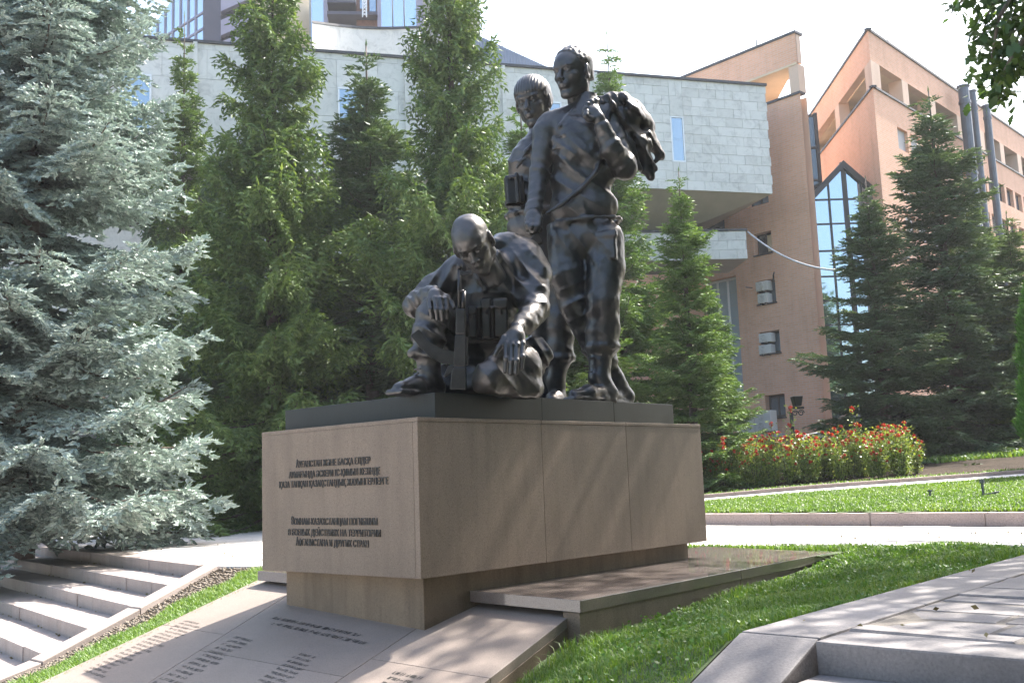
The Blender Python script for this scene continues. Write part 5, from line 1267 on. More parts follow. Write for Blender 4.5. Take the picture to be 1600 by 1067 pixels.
def bronze(name, c, rough):
    t = NT(name); f = t.noise(3.5, 7, .65); g = t.noise(28, 5, .6); h = t.noise(1.2, 4, .6, stretch=(1, 1, .3))
    base = t.ramp(f, [(.3, C(c, .6)), (.5, c), (.72, (c[0] * 1.5, c[1] * 1.42, c[2] * 1.35))])
    base = t.mix(base, t.ramp(h, [(.5, (1, 1, 1)), (.75, (1.5, 1.25, .95))]), .35, 'MULTIPLY')
    t.col(base).set(Metallic=.8, Roughness=t.n('ShaderNodeMapRange', **{}).outputs[0] if 0 else rough)
    rr = t.ramp(f, [(.3, (rough - .12,) * 3), (.7, (rough + .14,) * 3)]); t.l(rr, t.b.inputs['Roughness'])
    t.bump(t.mix(g, f, .5), .3, .012); return t.m
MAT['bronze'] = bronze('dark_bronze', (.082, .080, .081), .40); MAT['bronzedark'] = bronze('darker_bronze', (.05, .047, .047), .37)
Z1 = lambda x, y, d: D(590 + x / 3.404, 60 + y / 3.404, d)       # positions read off the enlarged photograph, at a distance
Z2 = lambda x, y, d: D(590 + x / 3.234, 310 + y / 3.234, d)

def head_clay(style):
    """a head of height 1 in its own axes: x right (its left), y face, z up, chin at z=0"""
    h = Clay((-.52, -.68, -.42), (.52, .66, 1.14), .0145); 
    h.ell((0, -.07, .63), (.335, .425, .365), k=.02)
    h.ell((0, .10, .36), (.25, .27, .33), k=.10); h.ell((0, .16, .62), (.27, .24, .24), k=.05)
    for s in (-1, 1):
        h.cap((s * .215, -.02, .22), (s * .055, .25, .055), .085, .075, .08); h.cap((s * .225, .0, .42), (s * .215, -.02, .22), .085, .085, .08)
        h.ell((s * .165, .215, .40), (.095, .09, .07), k=.07)
    h.ell((0, .275, .07), (.095, .085, .075), k=.05)
    h.cap((-.19, .285, .585), (-.04, .355, .565), .045, .04, .04); h.cap((.19, .285, .585), (.04, .355, .565), .045, .04, .04)
    for s in (-1, 1):
        h.ell((s * .125, .385, .492), (.088, .075, .052), k=.045, mode='cut'); h.ell((s * .125, .285, .49), (.064, .062, .056), k=.01)
        h.cap((s * .065, .335, .512), (s * .135, .352, .530), .017, .017, .012); h.cap((s * .135, .352, .530), (s * .20, .305, .508), .017, .014, .012)
        h.cap((s * .07, .335, .463), (s * .135, .345, .449), .012, .012, .012); h.cap((s * .135, .345, .449), (s * .19, .305, .466), .012, .01, .012)
        h.cap((s * .04, .372, .566), (s * .14, .366, .585), .02, .022, .02); h.cap((s * .14, .366, .585), (s * .21, .30, .565), .022, .014, .02)
    h.cap((0, .33, .565), (0, .44, .37), .034, .045, .035); h.ell((0, .452, .352), (.045, .045, .038), k=.02)
    for s in (-1, 1): h.ell((s * .052, .415, .342), (.036, .042, .030), k=.015); h.ell((s * .03, .43, .318), (.018, .025, .014), k=.01, mode='cut')
    h.ell((0, .33, .235), (.115, .085, .09), k=.05)
    h.cap((-.095, .355, .214), (-.02, .408, .240), .018, .026, .012); h.cap((.095, .355, .214), (.02, .408, .240), .018, .026, .012)
    h.cap((-.075, .365, .192), (.075, .365, .192), .022, .022, .012); h.ell((0, .395, .190), (.05, .025, .024), k=.012)
    h.cap((-.105, .365, .203), (-.03, .43, .216), .007, .008, .008, 'cut'); h.cap((.105, .365, .203), (.03, .43, .216), .007, .008, .008, 'cut'); h.cap((-.03, .43, .216), (.03, .43, .216), .008, .008, .008, 'cut')
    h.ell((0, .395, .145), (.07, .04, .02), k=.03, mode='cut')
    for s in (-1, 1):
        R = np.array([[cos(s * .35), -sin(s * .35) * 1, 0], [sin(s * .35), cos(s * .35), 0], [0, 0, 1]])
        h.ell((s * .345, -.045, .46), (.040, .10, .15), R, .018); h.ell((s * .388, -.03, .47), (.026, .055, .095), R, .012, 'cut'); h.ell((s * .335, -.0, .345), (.028, .038, .04), k=.01); h.ell((s * .335, .03, .44), (.014, .02, .03), k=.01)
    h.cap((0, -.12, .30), (0, -.16, -.34), .225, .235, .08); 
    for s in (-1, 1): h.cap((s * .22, -.18, .28), (s * .07, .06, -.36), .045, .05, .05)
    h.ell((0, .09, -.05), (.06, .05, .06), k=.05)
    if style == 'short':
        q = h.blank(); q.ell((0, -.085, .655), (.362, .445, .375), k=.02); q.ell((0, -.25, .45), (.30, .25, .30), k=.06)
        sl, X, Y, Z = q.sub(q.lo, q.lo + q.n * q.h)
        cutp = np.maximum((Y - .20) * .8 - (Z - .80) * .55, (.47 - Z) * .8 + (Y + .02) * .9); q.g[:] = np.maximum(q.g, cutp + 0 * X)
        q.g[:] = np.maximum(q.g, (.36 - Z) + 0 * X + 0 * Y)
        q.fold((0, -.05, .8), (.5, .6, .5), (1, .35, .1), .10, .009, 1.6, 3); q.noise(.007, .07, 4); hh = np.minimum(h.g, q.g); h.g[:] = hh
    elif style == 'fringe':
        q = h.blank(); q.ell((0, -.06, .655), (.385, .47, .395), k=.02); q.ell((0, -.22, .50), (.35, .30, .28), k=.06)
        sl, X, Y, Z = q.sub(q.lo, q.lo + q.n * q.h)
        cutp = np.where(Y > .12, (.655 - Z) * .9 + 0 * X, (.47 - Z) * .7 + (Y + .0) * .5 + 0 * X); q.g[:] = np.maximum(q.g, cutp)
        q.g[:] = np.maximum(q.g, (.30 - Z) + 0 * X + 0 * Y); q.fold((0, .1, .7), (.6, .6, .5), (1, .1, .15), .06, .010, .8, 1); hh = np.minimum(h.g, q.g); h.g[:] = hh
        h.fold((0, .1, .75), (.6, .6, .35), (1, .1, .15), .06, .005, .8, 1)
    else: h.noise(.006, .12, 3)
    return h.mesh()
def place_head(style, chin_mid, size, yaw, pitch, roll):
    """yaw: face direction from -Y (towards camera) turned to the viewer's left; pitch down"""
    v, q = head_clay(style)
    f = np.array([-sin(yaw) * cos(pitch), -cos(yaw) * cos(pitch), -sin(pitch)]); up = np.array([0, 0, 1.]); r = unit(np.cross(f, up)); u = np.cross(r, f)
    r, u = r * cos(roll) + u * sin(roll), u * cos(roll) - r * sin(roll)
    c = np.array(chin_mid) # centre of head (0,0,.5)
    out = c + size * (np.outer(v[:, 0], r) * .97 + np.outer(v[:, 1], f) + np.outer(v[:, 2] - .5, u))
    return out, (q if np.linalg.det(np.array([r, f, u])) > 0 else q[:, ::-1])
HZ = 2.218
def boot(c, heel, toe, ankle, top, r=.085, rt=.10):
    heel = np.array(heel, float); toe = np.array(toe, float); ankle = np.array(ankle, float); d = toe - heel; L = np.linalg.norm(d[:2]); dn = d / np.linalg.norm(d)
    c.cap(ankle, top, r, rt, .03); c.cap(heel + [0, 0, .075], ankle, r * .95, r, .04)
    mid = heel + d * .55; c.cap(heel + [0, 0, .07], mid + [0, 0, .068], .068, .074, .03); c.cap(mid + [0, 0, .062], toe + [0, 0, .045] - dn * .03, .074, .052, .04)
    X = np.array([dn[0], dn[1], 0]); X /= np.linalg.norm(X); Rm = np.array([X, [-X[1], X[0], 0], [0, 0, 1]])
    c.box(heel + d * .52 + [0, 0, .018], (L * .56, .082, .02), Rm, .018, .006); c.box(heel + X * .05 + [0, 0, .02], (.075, .078, .036), Rm, .012, .006)
    for i in range(6):
        t = i / 5; p = (mid + [0, 0, .13]) * (1 - t) + (np.array(top) + X * r * 1.0) * t; c.cap(p - Rm[1] * .035, p + Rm[1] * .035, .008, .008, .006)
def hand(c, wrist, knuckles, tips, thumb, r=.026, palm=.05, rw=.05, k=.018):
    """knuckles, tips: four (mid,tip) lists; fingers as bent chains"""
    wrist = np.array(wrist, float); K = [np.array(x, float) for x in knuckles]
    for kn in K: c.cap(wrist, kn, palm * .72, r * 1.12, .012)
    c.ell((wrist + sum(K) / 4) / 2, (palm * 1.05,) * 3, k=.03)
    for kn, ch in zip(K, tips):
        p = kn; rr = r * 1.02
        for q in ch: q = np.array(q, float); c.cap(p, q, rr, rr * .88, .008); c.ell(p, (rr * 1.12,) * 3, k=.008); p = q; rr *= .90
    p = wrist * .75 + np.array(thumb[0]) * .25; rr = r * 1.35
    for q in thumb: q = np.array(q, float); c.cap(p, q, rr, rr * .85, .014); p = q; rr *= .87

# ---------------- right standing soldier: short hair, tunic slung over his shoulder
Y1 = 8.72
f1 = empty('soldier_statue', (*D(925, 620, Y1)[:2], HZ), 'bronze soldier standing on the right with short hair and a tunic slung over his shoulder', 'statue', 'bronze soldiers of the monument')
lo = D(812, 628, Y1 - .5); hi = D(1000, 110, Y1 + .55); c = Clay((lo[0], Y1 - .55, HZ - .03), (hi[0] + .05, Y1 + .62, D(880, 150, Y1)[2]), .0105)
# torso
Rp = np.array([[cos(-.35), sin(-.35), 0], [-sin(-.35), cos(-.35), 0], [0, 0, 1]])
c.ell(Z1(1075, 555, Y1), (.285, .19, .27), k=.05); c.cap(Z1(930, 455, Y1), Z1(1215, 410, Y1 + .03), .115, .115, .08)
c.ell(Z1(1070, 760, Y1), (.262, .18, .30), k=.08); c.ell(Z1(1100, 900, Y1), (.305, .205, .20), k=.08)
c.cap(Z1(1035, 500, Y1 - .08), Z1(1030, 620, Y1 - .10), .11, .12, .1); c.cap(Z1(1145, 500, Y1 - .09), Z1(1130, 610, Y1 - .10), .11, .12, .1)
c.cap(D(913, 140, Y1 + .03), D(914, 185, Y1 + .02), .105, .13, .06); c.cap(D(912, 168, Y1 + .03), D(870, 196, Y1 + .02), .075, .10, .08); c.cap(D(915, 168, Y1 + .03), D(950, 184, Y1 + .04), .075, .10, .08)
# hanging right arm
S1, E1, W1 = Z1(895, 500, Y1 - .02), Z1(858, 730, Y1 - .06), Z1(832, 905, Y1 - .20)
c.chain([Z1(905, 470, Y1), S1, E1, W1], [.11, .112, .088, .066], .04); c.cap(W1, Z1(826, 925, Y1 - .21), .078, .08, .02)
# tunic hem, belt edge ring and folds
for i in range(18):
    a0_, a1_ = 2 * pi * i / 18, 2 * pi * (i + 1) / 18; cen = Z1(1103, 985, Y1); pA = cen + [.315 * cos(a0_), .215 * sin(a0_), .02 * cos(a0_)]; pB = cen + [.315 * cos(a1_), .215 * sin(a1_), .02 * cos(a1_)]; c.cap(pA, pB, .018, .018, .03)
# legs
c.ell(D(914, 372, Y1), (.30, .20, .20), k=.08)
A_ = [D(884, 375, Y1), D(885, 428, Y1 - .02), D(899, 478, Y1 + .04), D(930, 540, Y1 + .22)]; c.chain(A_, [.165, .152, .132, .12], .05); c.cap(D(930, 540, Y1 + .22), D(944, 562, Y1 + .27), .13, .125, .03)
boot(c, (*D(978, 615, Y1 + .42)[:2], HZ), (*D(930, 615, Y1 + .12)[:2], HZ), D(960, 592, Y1 + .34), D(942, 560, Y1 + .27), .085, .10)
B_ = [D(944, 375, Y1 - .02), D(946, 420, Y1 - .05), D(941, 470, Y1 - .09), D(942, 515, Y1 - .02), D(941, 537, Y1)]; c.chain(B_, [.178, .172, .148, .152, .15], .018)
for i in range(14):
    a0_, a1_ = 2 * pi * i / 14, 2 * pi * (i + 1) / 14; cen = D(941, 542, Y1); c.cap(cen + [.125 * cos(a0_), .12 * sin(a0_), 0], cen + [.125 * cos(a1_), .12 * sin(a1_), 0], .032, .032, .02)
boot(c, (*D(951, 615, Y1 - .02)[:2], HZ), (*D(893, 618, Y1 - .30)[:2], HZ), D(936, 590, Y1 - .02), D(938, 548, Y1), .088, .112)
# right thigh: between the legs a deep valley
c.ell(Z1(1160, 700, Y1), (.19, .16, .22), k=.06); c.ell(D(913, 425, Y1 + .02), (.09, .10, .22), k=.05)
# cargo pocket
c.box(D(948, 386, Y1 - .185), (.085, .035, .12), Rp, .015, .012); c.box(D(948, 366, Y1 - .20), (.092, .030, .032), Rp, .012, .008); c.cap(D(931, 377, Y1 - .19), D(963, 377, Y1 - .14), .006, .006, .006, 'cut')
# chest pocket, placket, collar lapels
c.box(Z1(962, 560, Y1 - .165), (.06, .02, .06), Rp @ np.eye(3), .012, .015); c.box(Z1(962, 520, Y1 - .17), (.066, .02, .02), Rp @ np.eye(3), .01, .01)
c.cap(Z1(1040, 390, Y1 - .10), Z1(965, 470, Y1 - .17), .03, .02, .012); c.cap(Z1(1120, 400, Y1 - .11), Z1(1075, 470, Y1 - .18), .03, .02, .012); c.cap(Z1(1035, 375, Y1 - .04), Z1(1140, 330, Y1 + .02), .035, .035, .015)
for i in range(4): c.cap(Z1(1020, 415 + 16 * i, Y1 - .165), Z1(1068, 412 + 16 * i, Y1 - .17), .006, .006, .006)
# folds: long diagonal drapery pulled towards the raised arm
c.fold(Z1(1060, 700, Y1 - .12), (.30, .22, .42), (.75, 0, 1), .17, .019, .7, 1); c.fold(Z1(1000, 600, Y1 - .15), (.2, .2, .3), (.9, 0, 1), .13, .010, .8, 4)
c.fold(Z1(1100, 960, Y1 - .15), (.3, .25, .14), (1, .2, .15), .20, .009, .9, 2); c.fold(E1 + [0, -.03, .05], .17, (.55, 0, 1), .10, .009, 1.2, 3); c.fold(W1 + [0, 0, .07], .13, (-.4, 0, 1), .08, .007, 1.2, 6)
c.fold(D(941, 505, Y1 - .08), (.2, .2, .25), (.4, .2, 1), .17, .010, 1.3, 5); c.fold(D(900, 470, Y1 - .06), (.2, .2, .3), (-.5, 0, 1), .12, .013, .8, 7); c.fold(D(912, 385, Y1 - .15), (.25, .2, .2), (1, 0, .6), .13, .011, .8, 8); c.fold(D(935, 555, Y1 + .2), .18, (.3, 0, 1), .06, .012, .6, 9)
# diagonal twisted edge of the tunic (rope-like) across the belly
pr = [Z1(900, 930, Y1 - .20), Z1(980, 880, Y1 - .215), Z1(1080, 800, Y1 - .21), Z1(1160, 710, Y1 - .19), Z1(1185, 640, Y1 - .17)]
c.chain(pr, [.019, .02, .02, .02, .018], .012)
for i in range(26):
    t = i / 25 * 3.999; k_ = int(t); p_ = pr[k_] * (1 - t + k_) + pr[k_ + 1] * (t - k_); c.cap(p_ + [-.012, -.012, -.016], p_ + [.012, -.012, .016], .007, .007, .005)
# raised left arm
E2 = Z1(1315, 690, Y1 - .10); S2 = Z1(1225, 450, Y1 + .04)
c.chain([S2, E2], [.12, .108], .05); W2 = Z1(1195, 470, Y1 - .30); c.chain([E2, Z1(1245, 590, Y1 - .24), W2], [.105, .10, .068], .035); c.ell(Z1(1325, 680, Y1 - .08), (.085, .09, .085), k=.03)
c.fold(Z1(1270, 630, Y1 - .17), .19, (.8, 0, -1), .10, .012, 1.2, 11); c.fold(Z1(1240, 540, Y1 - .2), .15, (.5, 0, -1), .08, .008, 1.1, 12)
c.noise(.0028, .04, 1); c.noise(.0025, (.10, .10, .18), 2)
hc = Clay(Z1(700, 1060, Y1) + [-.05, -.62, -.05], Z1(905, 880, Y1) + [.05, .15, .05], .006)    # fist of the hanging arm
hc.cap(Z1(838, 880, Y1 - .17), Z1(828, 935, Y1 - .22), .06, .058, .02)
kn = [Z1(800, 965, Y1 - .29), Z1(820, 975, Y1 - .315), Z1(842, 975, Y1 - .31), Z1(860, 960, Y1 - .28)]
hand(hc, Z1(830, 925, Y1 - .22), kn, [[p + [-.004, -.035, -.055], p + [.0, .02, -.09], p + [.01, .05, -.06]] for p in kn], [Z1(858, 960, Y1 - .30), Z1(850, 1005, Y1 - .34), Z1(838, 1025, Y1 - .34)], .028, .062)
hg = Clay(Z1(1080, 540, Y1) + [-.03, -.65, -.03], Z1(1240, 330, Y1) + [.04, .05, .04], .006)      # hand gripping the tunic
hg.cap(Z1(1200, 480, Y1 - .29), Z1(1175, 425, Y1 - .31), .058, .055, .02)
kn = [Z1(1105, 395, Y1 - .31), Z1(1118, 372, Y1 - .30), Z1(1138, 358, Y1 - .28), Z1(1158, 352, Y1 - .25)]
hand(hg, Z1(1172, 430, Y1 - .30), kn, [[p + [.0, -.005, .03], p + [.02, .03, .042], p + [.03, .06, .02]] for p in kn], [Z1(1125, 430, Y1 - .35), Z1(1108, 412, Y1 - .37), Z1(1112, 390, Y1 - .36)], .026, .058)
hg.ell(Z1(1150, 400, Y1 - .25), (.05, .06, .045), k=.02)
hd = place_head('short', D(894, 114, Y1 - .05), .468, radians(40), radians(10), radians(3))
clay_obj('body', [c, hc, hg, hd], MAT['bronze'], f1)
# slung tunic
cx0 = D(925, 300, Y1); cx1 = D(1055, 140, Y1)
j = Clay((cx0[0], Y1 - .30, cx0[2]), (cx1[0], Y1 + .62, cx1[2]), .0125)
j.chain([Z1(1190, 345, Y1 - .02), Z1(1270, 350, Y1 + .06), Z1(1350, 390, Y1 + .14)], [.07, .115, .11], .06); j.chain([Z1(1350, 390, Y1 + .14), Z1(1400, 460, Y1 + .18), Z1(1450, 560, Y1 + .2)], [.12, .105, .085], .05)
j.chain([Z1(1330, 430, Y1 + .05), Z1(1390, 560, Y1 + .1), Z1(1440, 690, Y1 + .1), Z1(1455, 735, Y1 + .1)], [.11, .09, .07, .045], .04)
j.chain([Z1(1440, 540, Y1 + .2), Z1(1500, 620, Y1 + .2), Z1(1478, 655, Y1 + .18)], [.08, .05, .03], .03); j.chain([Z1(1410, 410, Y1 + .2), Z1(1455, 480, Y1 + .22)], [.05, .045], .03)
j.chain([Z1(1290, 420, Y1 - .02), Z1(1340, 560, Y1 + .0), Z1(1395, 690, Y1 + .02)], [.07, .06, .03], .03); j.chain([Z1(1250, 360, Y1 - .1), Z1(1220, 470, Y1 - .05)], [.05, .04], .03)
j.ell(Z1(1400, 570, Y1 + .1), (.11, .12, .15), k=.05); j.ell(Z1(1330, 400, Y1 + .05), (.14, .14, .10), k=.05); j.cap(Z1(1395, 640, Y1 - .1), Z1(1420, 720, Y1 - .06), .03, .012, .05, 'cut'); j.cap(Z1(1462, 600, Y1), Z1(1478, 690, Y1 + .04), .045, .03, .03, 'cut')
j.fold(Z1(1330, 420, Y1 + .02), (.3, .4, .3), (1, -.3, .9), .15, .024, 1.3, 1); j.fold(Z1(1420, 590, Y1 + .1), (.25, .35, .3), (1, -.2, .35), .12, .022, 1.2, 3); j.fold(Z1(1270, 360, Y1 + .02), (.2, .3, .15), (1, 0, .4), .07, .018, 1.0, 5); j.noise(.006, .05, 9)
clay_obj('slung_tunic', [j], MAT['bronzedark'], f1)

# ---------------- soldier behind, with a fringe of hair and chest rig
Y2 = 9.15
f2 = empty('soldier_statue', (*D(860, 620, Y2)[:2], HZ), 'bronze soldier standing behind with a fringe of hair, strap and chest pouch', 'statue', 'bronze soldiers of the monument')
lo = D(775, 625, Y2); c = Clay((lo[0], Y2 - .5, HZ - .03), (D(925, 300, Y2)[0], Y2 + .5, D(840, 180, Y2)[2]), .0135)
c.ell(Z1(858, 670, Y2), (.265, .20, .28), k=.06); c.cap(Z1(778, 665, Y2), Z1(960, 570, Y2 + .05), .105, .12, .08); c.ell(Z1(850, 850, Y2), (.262, .19, .30), k=.08)
c.cap(Z1(880, 440, Y2 + .05), Z1(870, 560, Y2 + .04), .105, .14, .08); c.cap(Z1(865, 530, Y2 + .04), Z1(780, 640, Y2), .08, .10, .08)
c.ell(Z1(850, 1000, Y2), (.285, .20, .22), k=.08)
c.chain([Z1(752, 675, Y2), Z1(742, 790, Y2 + .12), Z1(770, 900, Y2 + .02)], [.10, .09, .07], .04)          # right arm bent back
c.chain([Z1(725, 880, Y2 - .02), Z1(740, 910, Y2 - .04)], [.085, .06], .03)
for i in range(16):
    a0_, a1_ = 2 * pi * i / 16, 2 * pi * (i + 1) / 16; cen = Z1(852, 940, Y2); c.cap(cen + [.285 * cos(a0_), .205 * sin(a0_), 0], cen + [.285 * cos(a1_), .205 * sin(a1_), 0], .03, .03, .02)
c.chain([D(845, 375, Y2), D(835, 440, Y2 - .04), D(842, 500, Y2), D(846, 560, Y2 + .05)], [.16, .145, .12, .11], .05); c.chain([D(870, 375, Y2), D(873, 440, Y2), D(875, 500, Y2 - .04), D(875, 555, Y2)], [.17, .155, .125, .13], .05)
for i in range(12):
    a0_, a1_ = 2 * pi * i / 12, 2 * pi * (i + 1) / 12; cen = D(875, 560, Y2); c.cap(cen + [.11 * cos(a0_), .11 * sin(a0_), 0], cen + [.11 * cos(a1_), .11 * sin(a1_), 0], .034, .034, .02)
boot(c, (*D(872, 612, Y2 + .06)[:2], HZ), (*D(862, 616, Y2 - .32)[:2], HZ), D(868, 592, Y2 + .02), D(872, 560, Y2), .085, .105)
boot(c, (*D(850, 612, Y2 + .2)[:2], HZ), (*D(826, 616, Y2 - .12)[:2], HZ), D(846, 592, Y2 + .16), D(846, 560, Y2 + .05), .085, .10)
# vest edge, straps, collar
c.chain([Z1(832, 555, Y2 - .17), Z1(790, 600, Y2 - .20), Z1(740, 690, Y2 - .215)], [.022, .022, .022], .01); c.cap(Z1(845, 530, Y2 - .14), Z1(838, 640, Y2 - .22), .02, .02, .01)
c.cap(Z1(705, 665, Y2 - .2), Z1(800, 640, Y2 - .22), .018, .018, .012)
for i in range(5): c.cap(Z1(830, 565 + 15 * i, Y2 - .195), Z1(862, 560 + 15 * i, Y2 - .2), .006, .006, .006)
c.fold(Z1(780, 750, Y2 - .1), (.25, .25, .35), (.4, 0, 1), .12, .014, .8, 1); c.fold(Z1(745, 880, Y2 - .1), (.2, .25, .2), (.9, 0, .5), .09, .014, .8, 2); c.fold(D(880, 520, Y2 - .05), (.2, .2, .3), (.6, .2, 1), .15, .010, 1.3, 3); c.fold(D(860, 430, Y2 - .1), (.3, .2, .4), (1, 0, .3), .14, .013, .9, 4)
c.noise(.0028, .04, 5); c.noise(.0025, (.10, .10, .18), 6)
hd = place_head('fringe', D(833, 159, Y2 - .08), .466, radians(22), radians(16), radians(-3))
clay_obj('body', [c, hd], MAT['bronze'], f2)
q = Clay(Z1(670, 900, Y2) + [-.04, -.4, -.04], Z1(780, 690, Y2) + [.06, .05, .06], .009)
q.box(Z1(728, 812, Y2 - .21), (.085, .05, .14), np.array([[.97, .2, 0.05], [-.2, .97, 0], [-.05, 0, 1]]), .02, .01); q.cap(Z1(738, 725, Y2 - .29), Z1(750, 870, Y2 - .28), .022, .022, .01); q.cap(Z1(700, 742, Y2 - .3), Z1(745, 735, Y2 - .3), .012, .012, .008)
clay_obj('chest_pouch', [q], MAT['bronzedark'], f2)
mb = MB(); mb.tube([Z2(735, 275, Y2 - .42), Z2(770, 245, Y2 - .45)], [.03, .045], 8); pA, pB = Z2(745, 262, Y2 - .44), Z2(830, 205, Y2 - .5); dd = unit(pB - pA); up_ = unit(np.cross(dd, [0, -1, 0])); w_ = np.array([0, .045, 0])
mb.hexa([pA - up_ * .03 - w_, pB - up_ * .075 - w_, pB - up_ * .075 + w_, pA - up_ * .03 + w_, pA + up_ * .03 - w_, pB + up_ * .035 - w_, pB + up_ * .035 + w_, pA + up_ * .03 + w_]); mb.build('rifle_butt', MAT['bronzedark'], f2, bevel=.012)

# ---------------- crouching soldier: bald, rifle upright in front of him
Y3 = 7.85
f3 = empty('soldier_statue', (*D(735, 618, Y3)[:2], HZ), 'bald bronze soldier crouching in front with a rifle upright between his knees', 'statue', 'bronze soldiers of the monument')
c = Clay((D(595, 600, 7.4)[0] - .03, 6.95, HZ - .03), (D(872, 500, Y3)[0], 8.5, D(760, 360, Y3)[2] + .08), .010)
c.ell(Z2(560, 480, 7.90), (.26, .20, .27), k=.06); c.cap(Z2(430, 370, 7.86), Z2(745, 330, 7.92), .125, .135, .09); c.ell(Z2(560, 680, 8.0), (.25, .20, .24), k=.08); c.ell(Z2(600, 850, 8.1), (.29, .22, .19), k=.08)
c.cap(Z2(560, 330, 7.72), Z2(590, 400, 7.85), .11, .16, .08); c.ell(Z2(430, 600, 7.98), (.17, .17, .26), k=.06); c.cap(Z2(480, 900, 7.85), Z2(350, 950, 7.75), .075, .06, .04); c.cap(Z2(350, 950, 7.75), Z2(330, 880, 7.8), .07, .07, .03); c.chain([Z2(640, 250, 7.98), Z2(740, 300, 7.98), Z2(800, 380, 7.97)], [.13, .14, .12], .07)
# hood and collar ring
c.chain([Z2(600, 235, 7.88), Z2(680, 225, 7.95), Z2(750, 255, 7.97)], [.06, .075, .055], .03); c.chain([Z2(600, 290, 7.72), Z2(590, 390, 7.70), Z2(545, 460, 7.70)], [.045, .03, .02], .015); c.chain([Z2(470, 340, 7.70), Z2(510, 410, 7.68), Z2(545, 460, 7.70)], [.03, .025, .02], .015)
for i in range(4): c.cap(Z2(520, 385 + 15 * i, 7.69), Z2(568, 380 + 15 * i, 7.69), .006, .006, .006)
# his right arm (image left): shoulder, elbow out, forearm to the knee
SR, ER, WR = Z2(420, 370, 7.84), Z2(190, 540, 7.78), Z2(285, 478, 7.42)
c.chain([Z2(450, 365, 7.86), SR, Z2(300, 440, 7.84), ER], [.125, .13, .105, .095], .05); c.chain([ER, Z2(225, 510, 7.62), WR], [.095, .08, .058], .035); c.cap(Z2(255, 492, 7.52), Z2(262, 488, 7.49), .078, .076, .015)
# his left arm (image right)
SL_, EL, WL = Z2(780, 390, 7.92), Z2(790, 560, 7.72), Z2(712, 650, 7.42)
c.chain([Z2(750, 350, 7.94), SL_, Z2(775, 480, 7.82), EL], [.14, .15, .138, .12], .05); c.chain([EL, Z2(765, 600, 7.58), WL], [.118, .095, .062], .035); c.cap(Z2(750, 625, 7.52), Z2(742, 633, 7.50), .095, .09, .015)
# right leg: knee up
c.chain([Z2(480, 820, 8.02), Z2(370, 660, 7.78), Z2(278, 585, 7.44)], [.16, .145, .118], .05); c.chain([Z2(278, 585, 7.44), Z2(262, 690, 7.42), Z2(262, 775, 7.44)], [.118, .128, .115], .04)
for i in range(12):
    a0_, a1_ = 2 * pi * i / 12, 2 * pi * (i + 1) / 12; cen = Z2(258, 788, 7.44); c.cap(cen + [.10 * cos(a0_), .10 * sin(a0_), 0], cen + [.10 * cos(a1_), .10 * sin(a1_), 0], .032, .032, .02)
c.chain([Z2(215, 745, 7.36), Z2(178, 785, 7.36)], [.05, .045], .03)
boot(c, (*Z2(290, 960, 7.50)[:2], HZ), (*Z2(95, 990, 7.16)[:2], HZ), Z2(262, 895, 7.44), Z2(255, 800, 7.44), .082, .10)
boot_x = 0
# left leg folded, knee low to the front
c.chain([Z2(700, 860, 8.0), Z2(690, 850, 7.72), Z2(560, 900, 7.34)], [.20, .185, .115], .06); c.cap(Z2(565, 930, 7.36), Z2(760, 950, 7.62), .09, .12, .06); c.ell(Z2(700, 850, 7.62), (.20, .17, .17), k=.06)
c.chain([Z2(790, 760, 7.95), Z2(830, 790, 7.92), Z2(815, 850, 7.95)], [.11, .085, .06], .04); c.cap(Z2(620, 940, 7.8), Z2(780, 955, 8.0), .10, .10, .05)
c.chain([Z2(500, 955, 7.36), Z2(545, 880, 7.32), Z2(625, 790, 7.38)], [.03, .05, .06], .05)
# folds
c.fold(Z2(700, 380, 7.75), (.25, .3, .2), (1, 0, .8), .11, .020, .9, 1); c.fold(Z2(770, 520, 7.68), (.2, .25, .25), (.4, 0, 1), .13, .008, 1.5, 2); c.fold(Z2(760, 620, 7.55), .15, (.6, 0, 1), .08, .004, 1.3, 3); c.fold(Z2(330, 430, 7.75), .22, (1, 0, -.5), .085, .014, .8, 4); c.fold(Z2(210, 520, 7.65), .17, (.8, 0, .6), .06, .012, .8, 5)
c.fold(Z2(300, 690, 7.40), (.2, .25, .25), (.5, 0, 1), .10, .016, .8, 6); c.fold(Z2(390, 700, 7.6), .2, (1, 0, .8), .10, .014, .8, 7); c.fold(Z2(640, 900, 7.45), (.3, .3, .2), (1, 0, .7), .12, .016, 1, 8); c.fold(Z2(560, 560, 7.7), (.3, .2, .3), (.1, 0, 1), .12, .008, .8, 10); c.fold(Z2(790, 800, 7.85), .2, (1, 0, .5), .07, .02, .9, 11)
c.noise(.0028, .04, 8); c.noise(.0025, (.10, .10, .18), 9)
c.ell(Z2(420, 960, 7.9), (.30, .22, .10), k=.05); c.ell(Z2(470, 900, 7.9), (.2, .2, .14), k=.05)
h1 = Clay(Z2(225, 640, 7.3) + [-.06, -.25, -.04], Z2(410, 430, 7.3) + [.04, .30, .06], .0058)
h1.cap(WR + [-.03, .06, .01], WR, .058, .054, .02)
kn = [Z2(262, 512, 7.30), Z2(290, 508, 7.27), Z2(318, 510, 7.26), Z2(343, 512, 7.28)]
hand(h1, WR + [.0, -.02, .0], kn, [[Z2(268, 560, 7.25), Z2(274, 602, 7.27)], [Z2(297, 562, 7.22), Z2(302, 612, 7.24)], [Z2(324, 564, 7.22), Z2(327, 614, 7.24)], [Z2(350, 560, 7.24), Z2(352, 605, 7.27)]], [Z2(352, 500, 7.32), Z2(372, 530, 7.30), Z2(384, 552, 7.28)], .0188, .052)
h2 = Clay(Z2(580, 900, 7.3) + [-.05, -.25, -.04], Z2(770, 620, 7.3) + [.05, .32, .06], .0058)
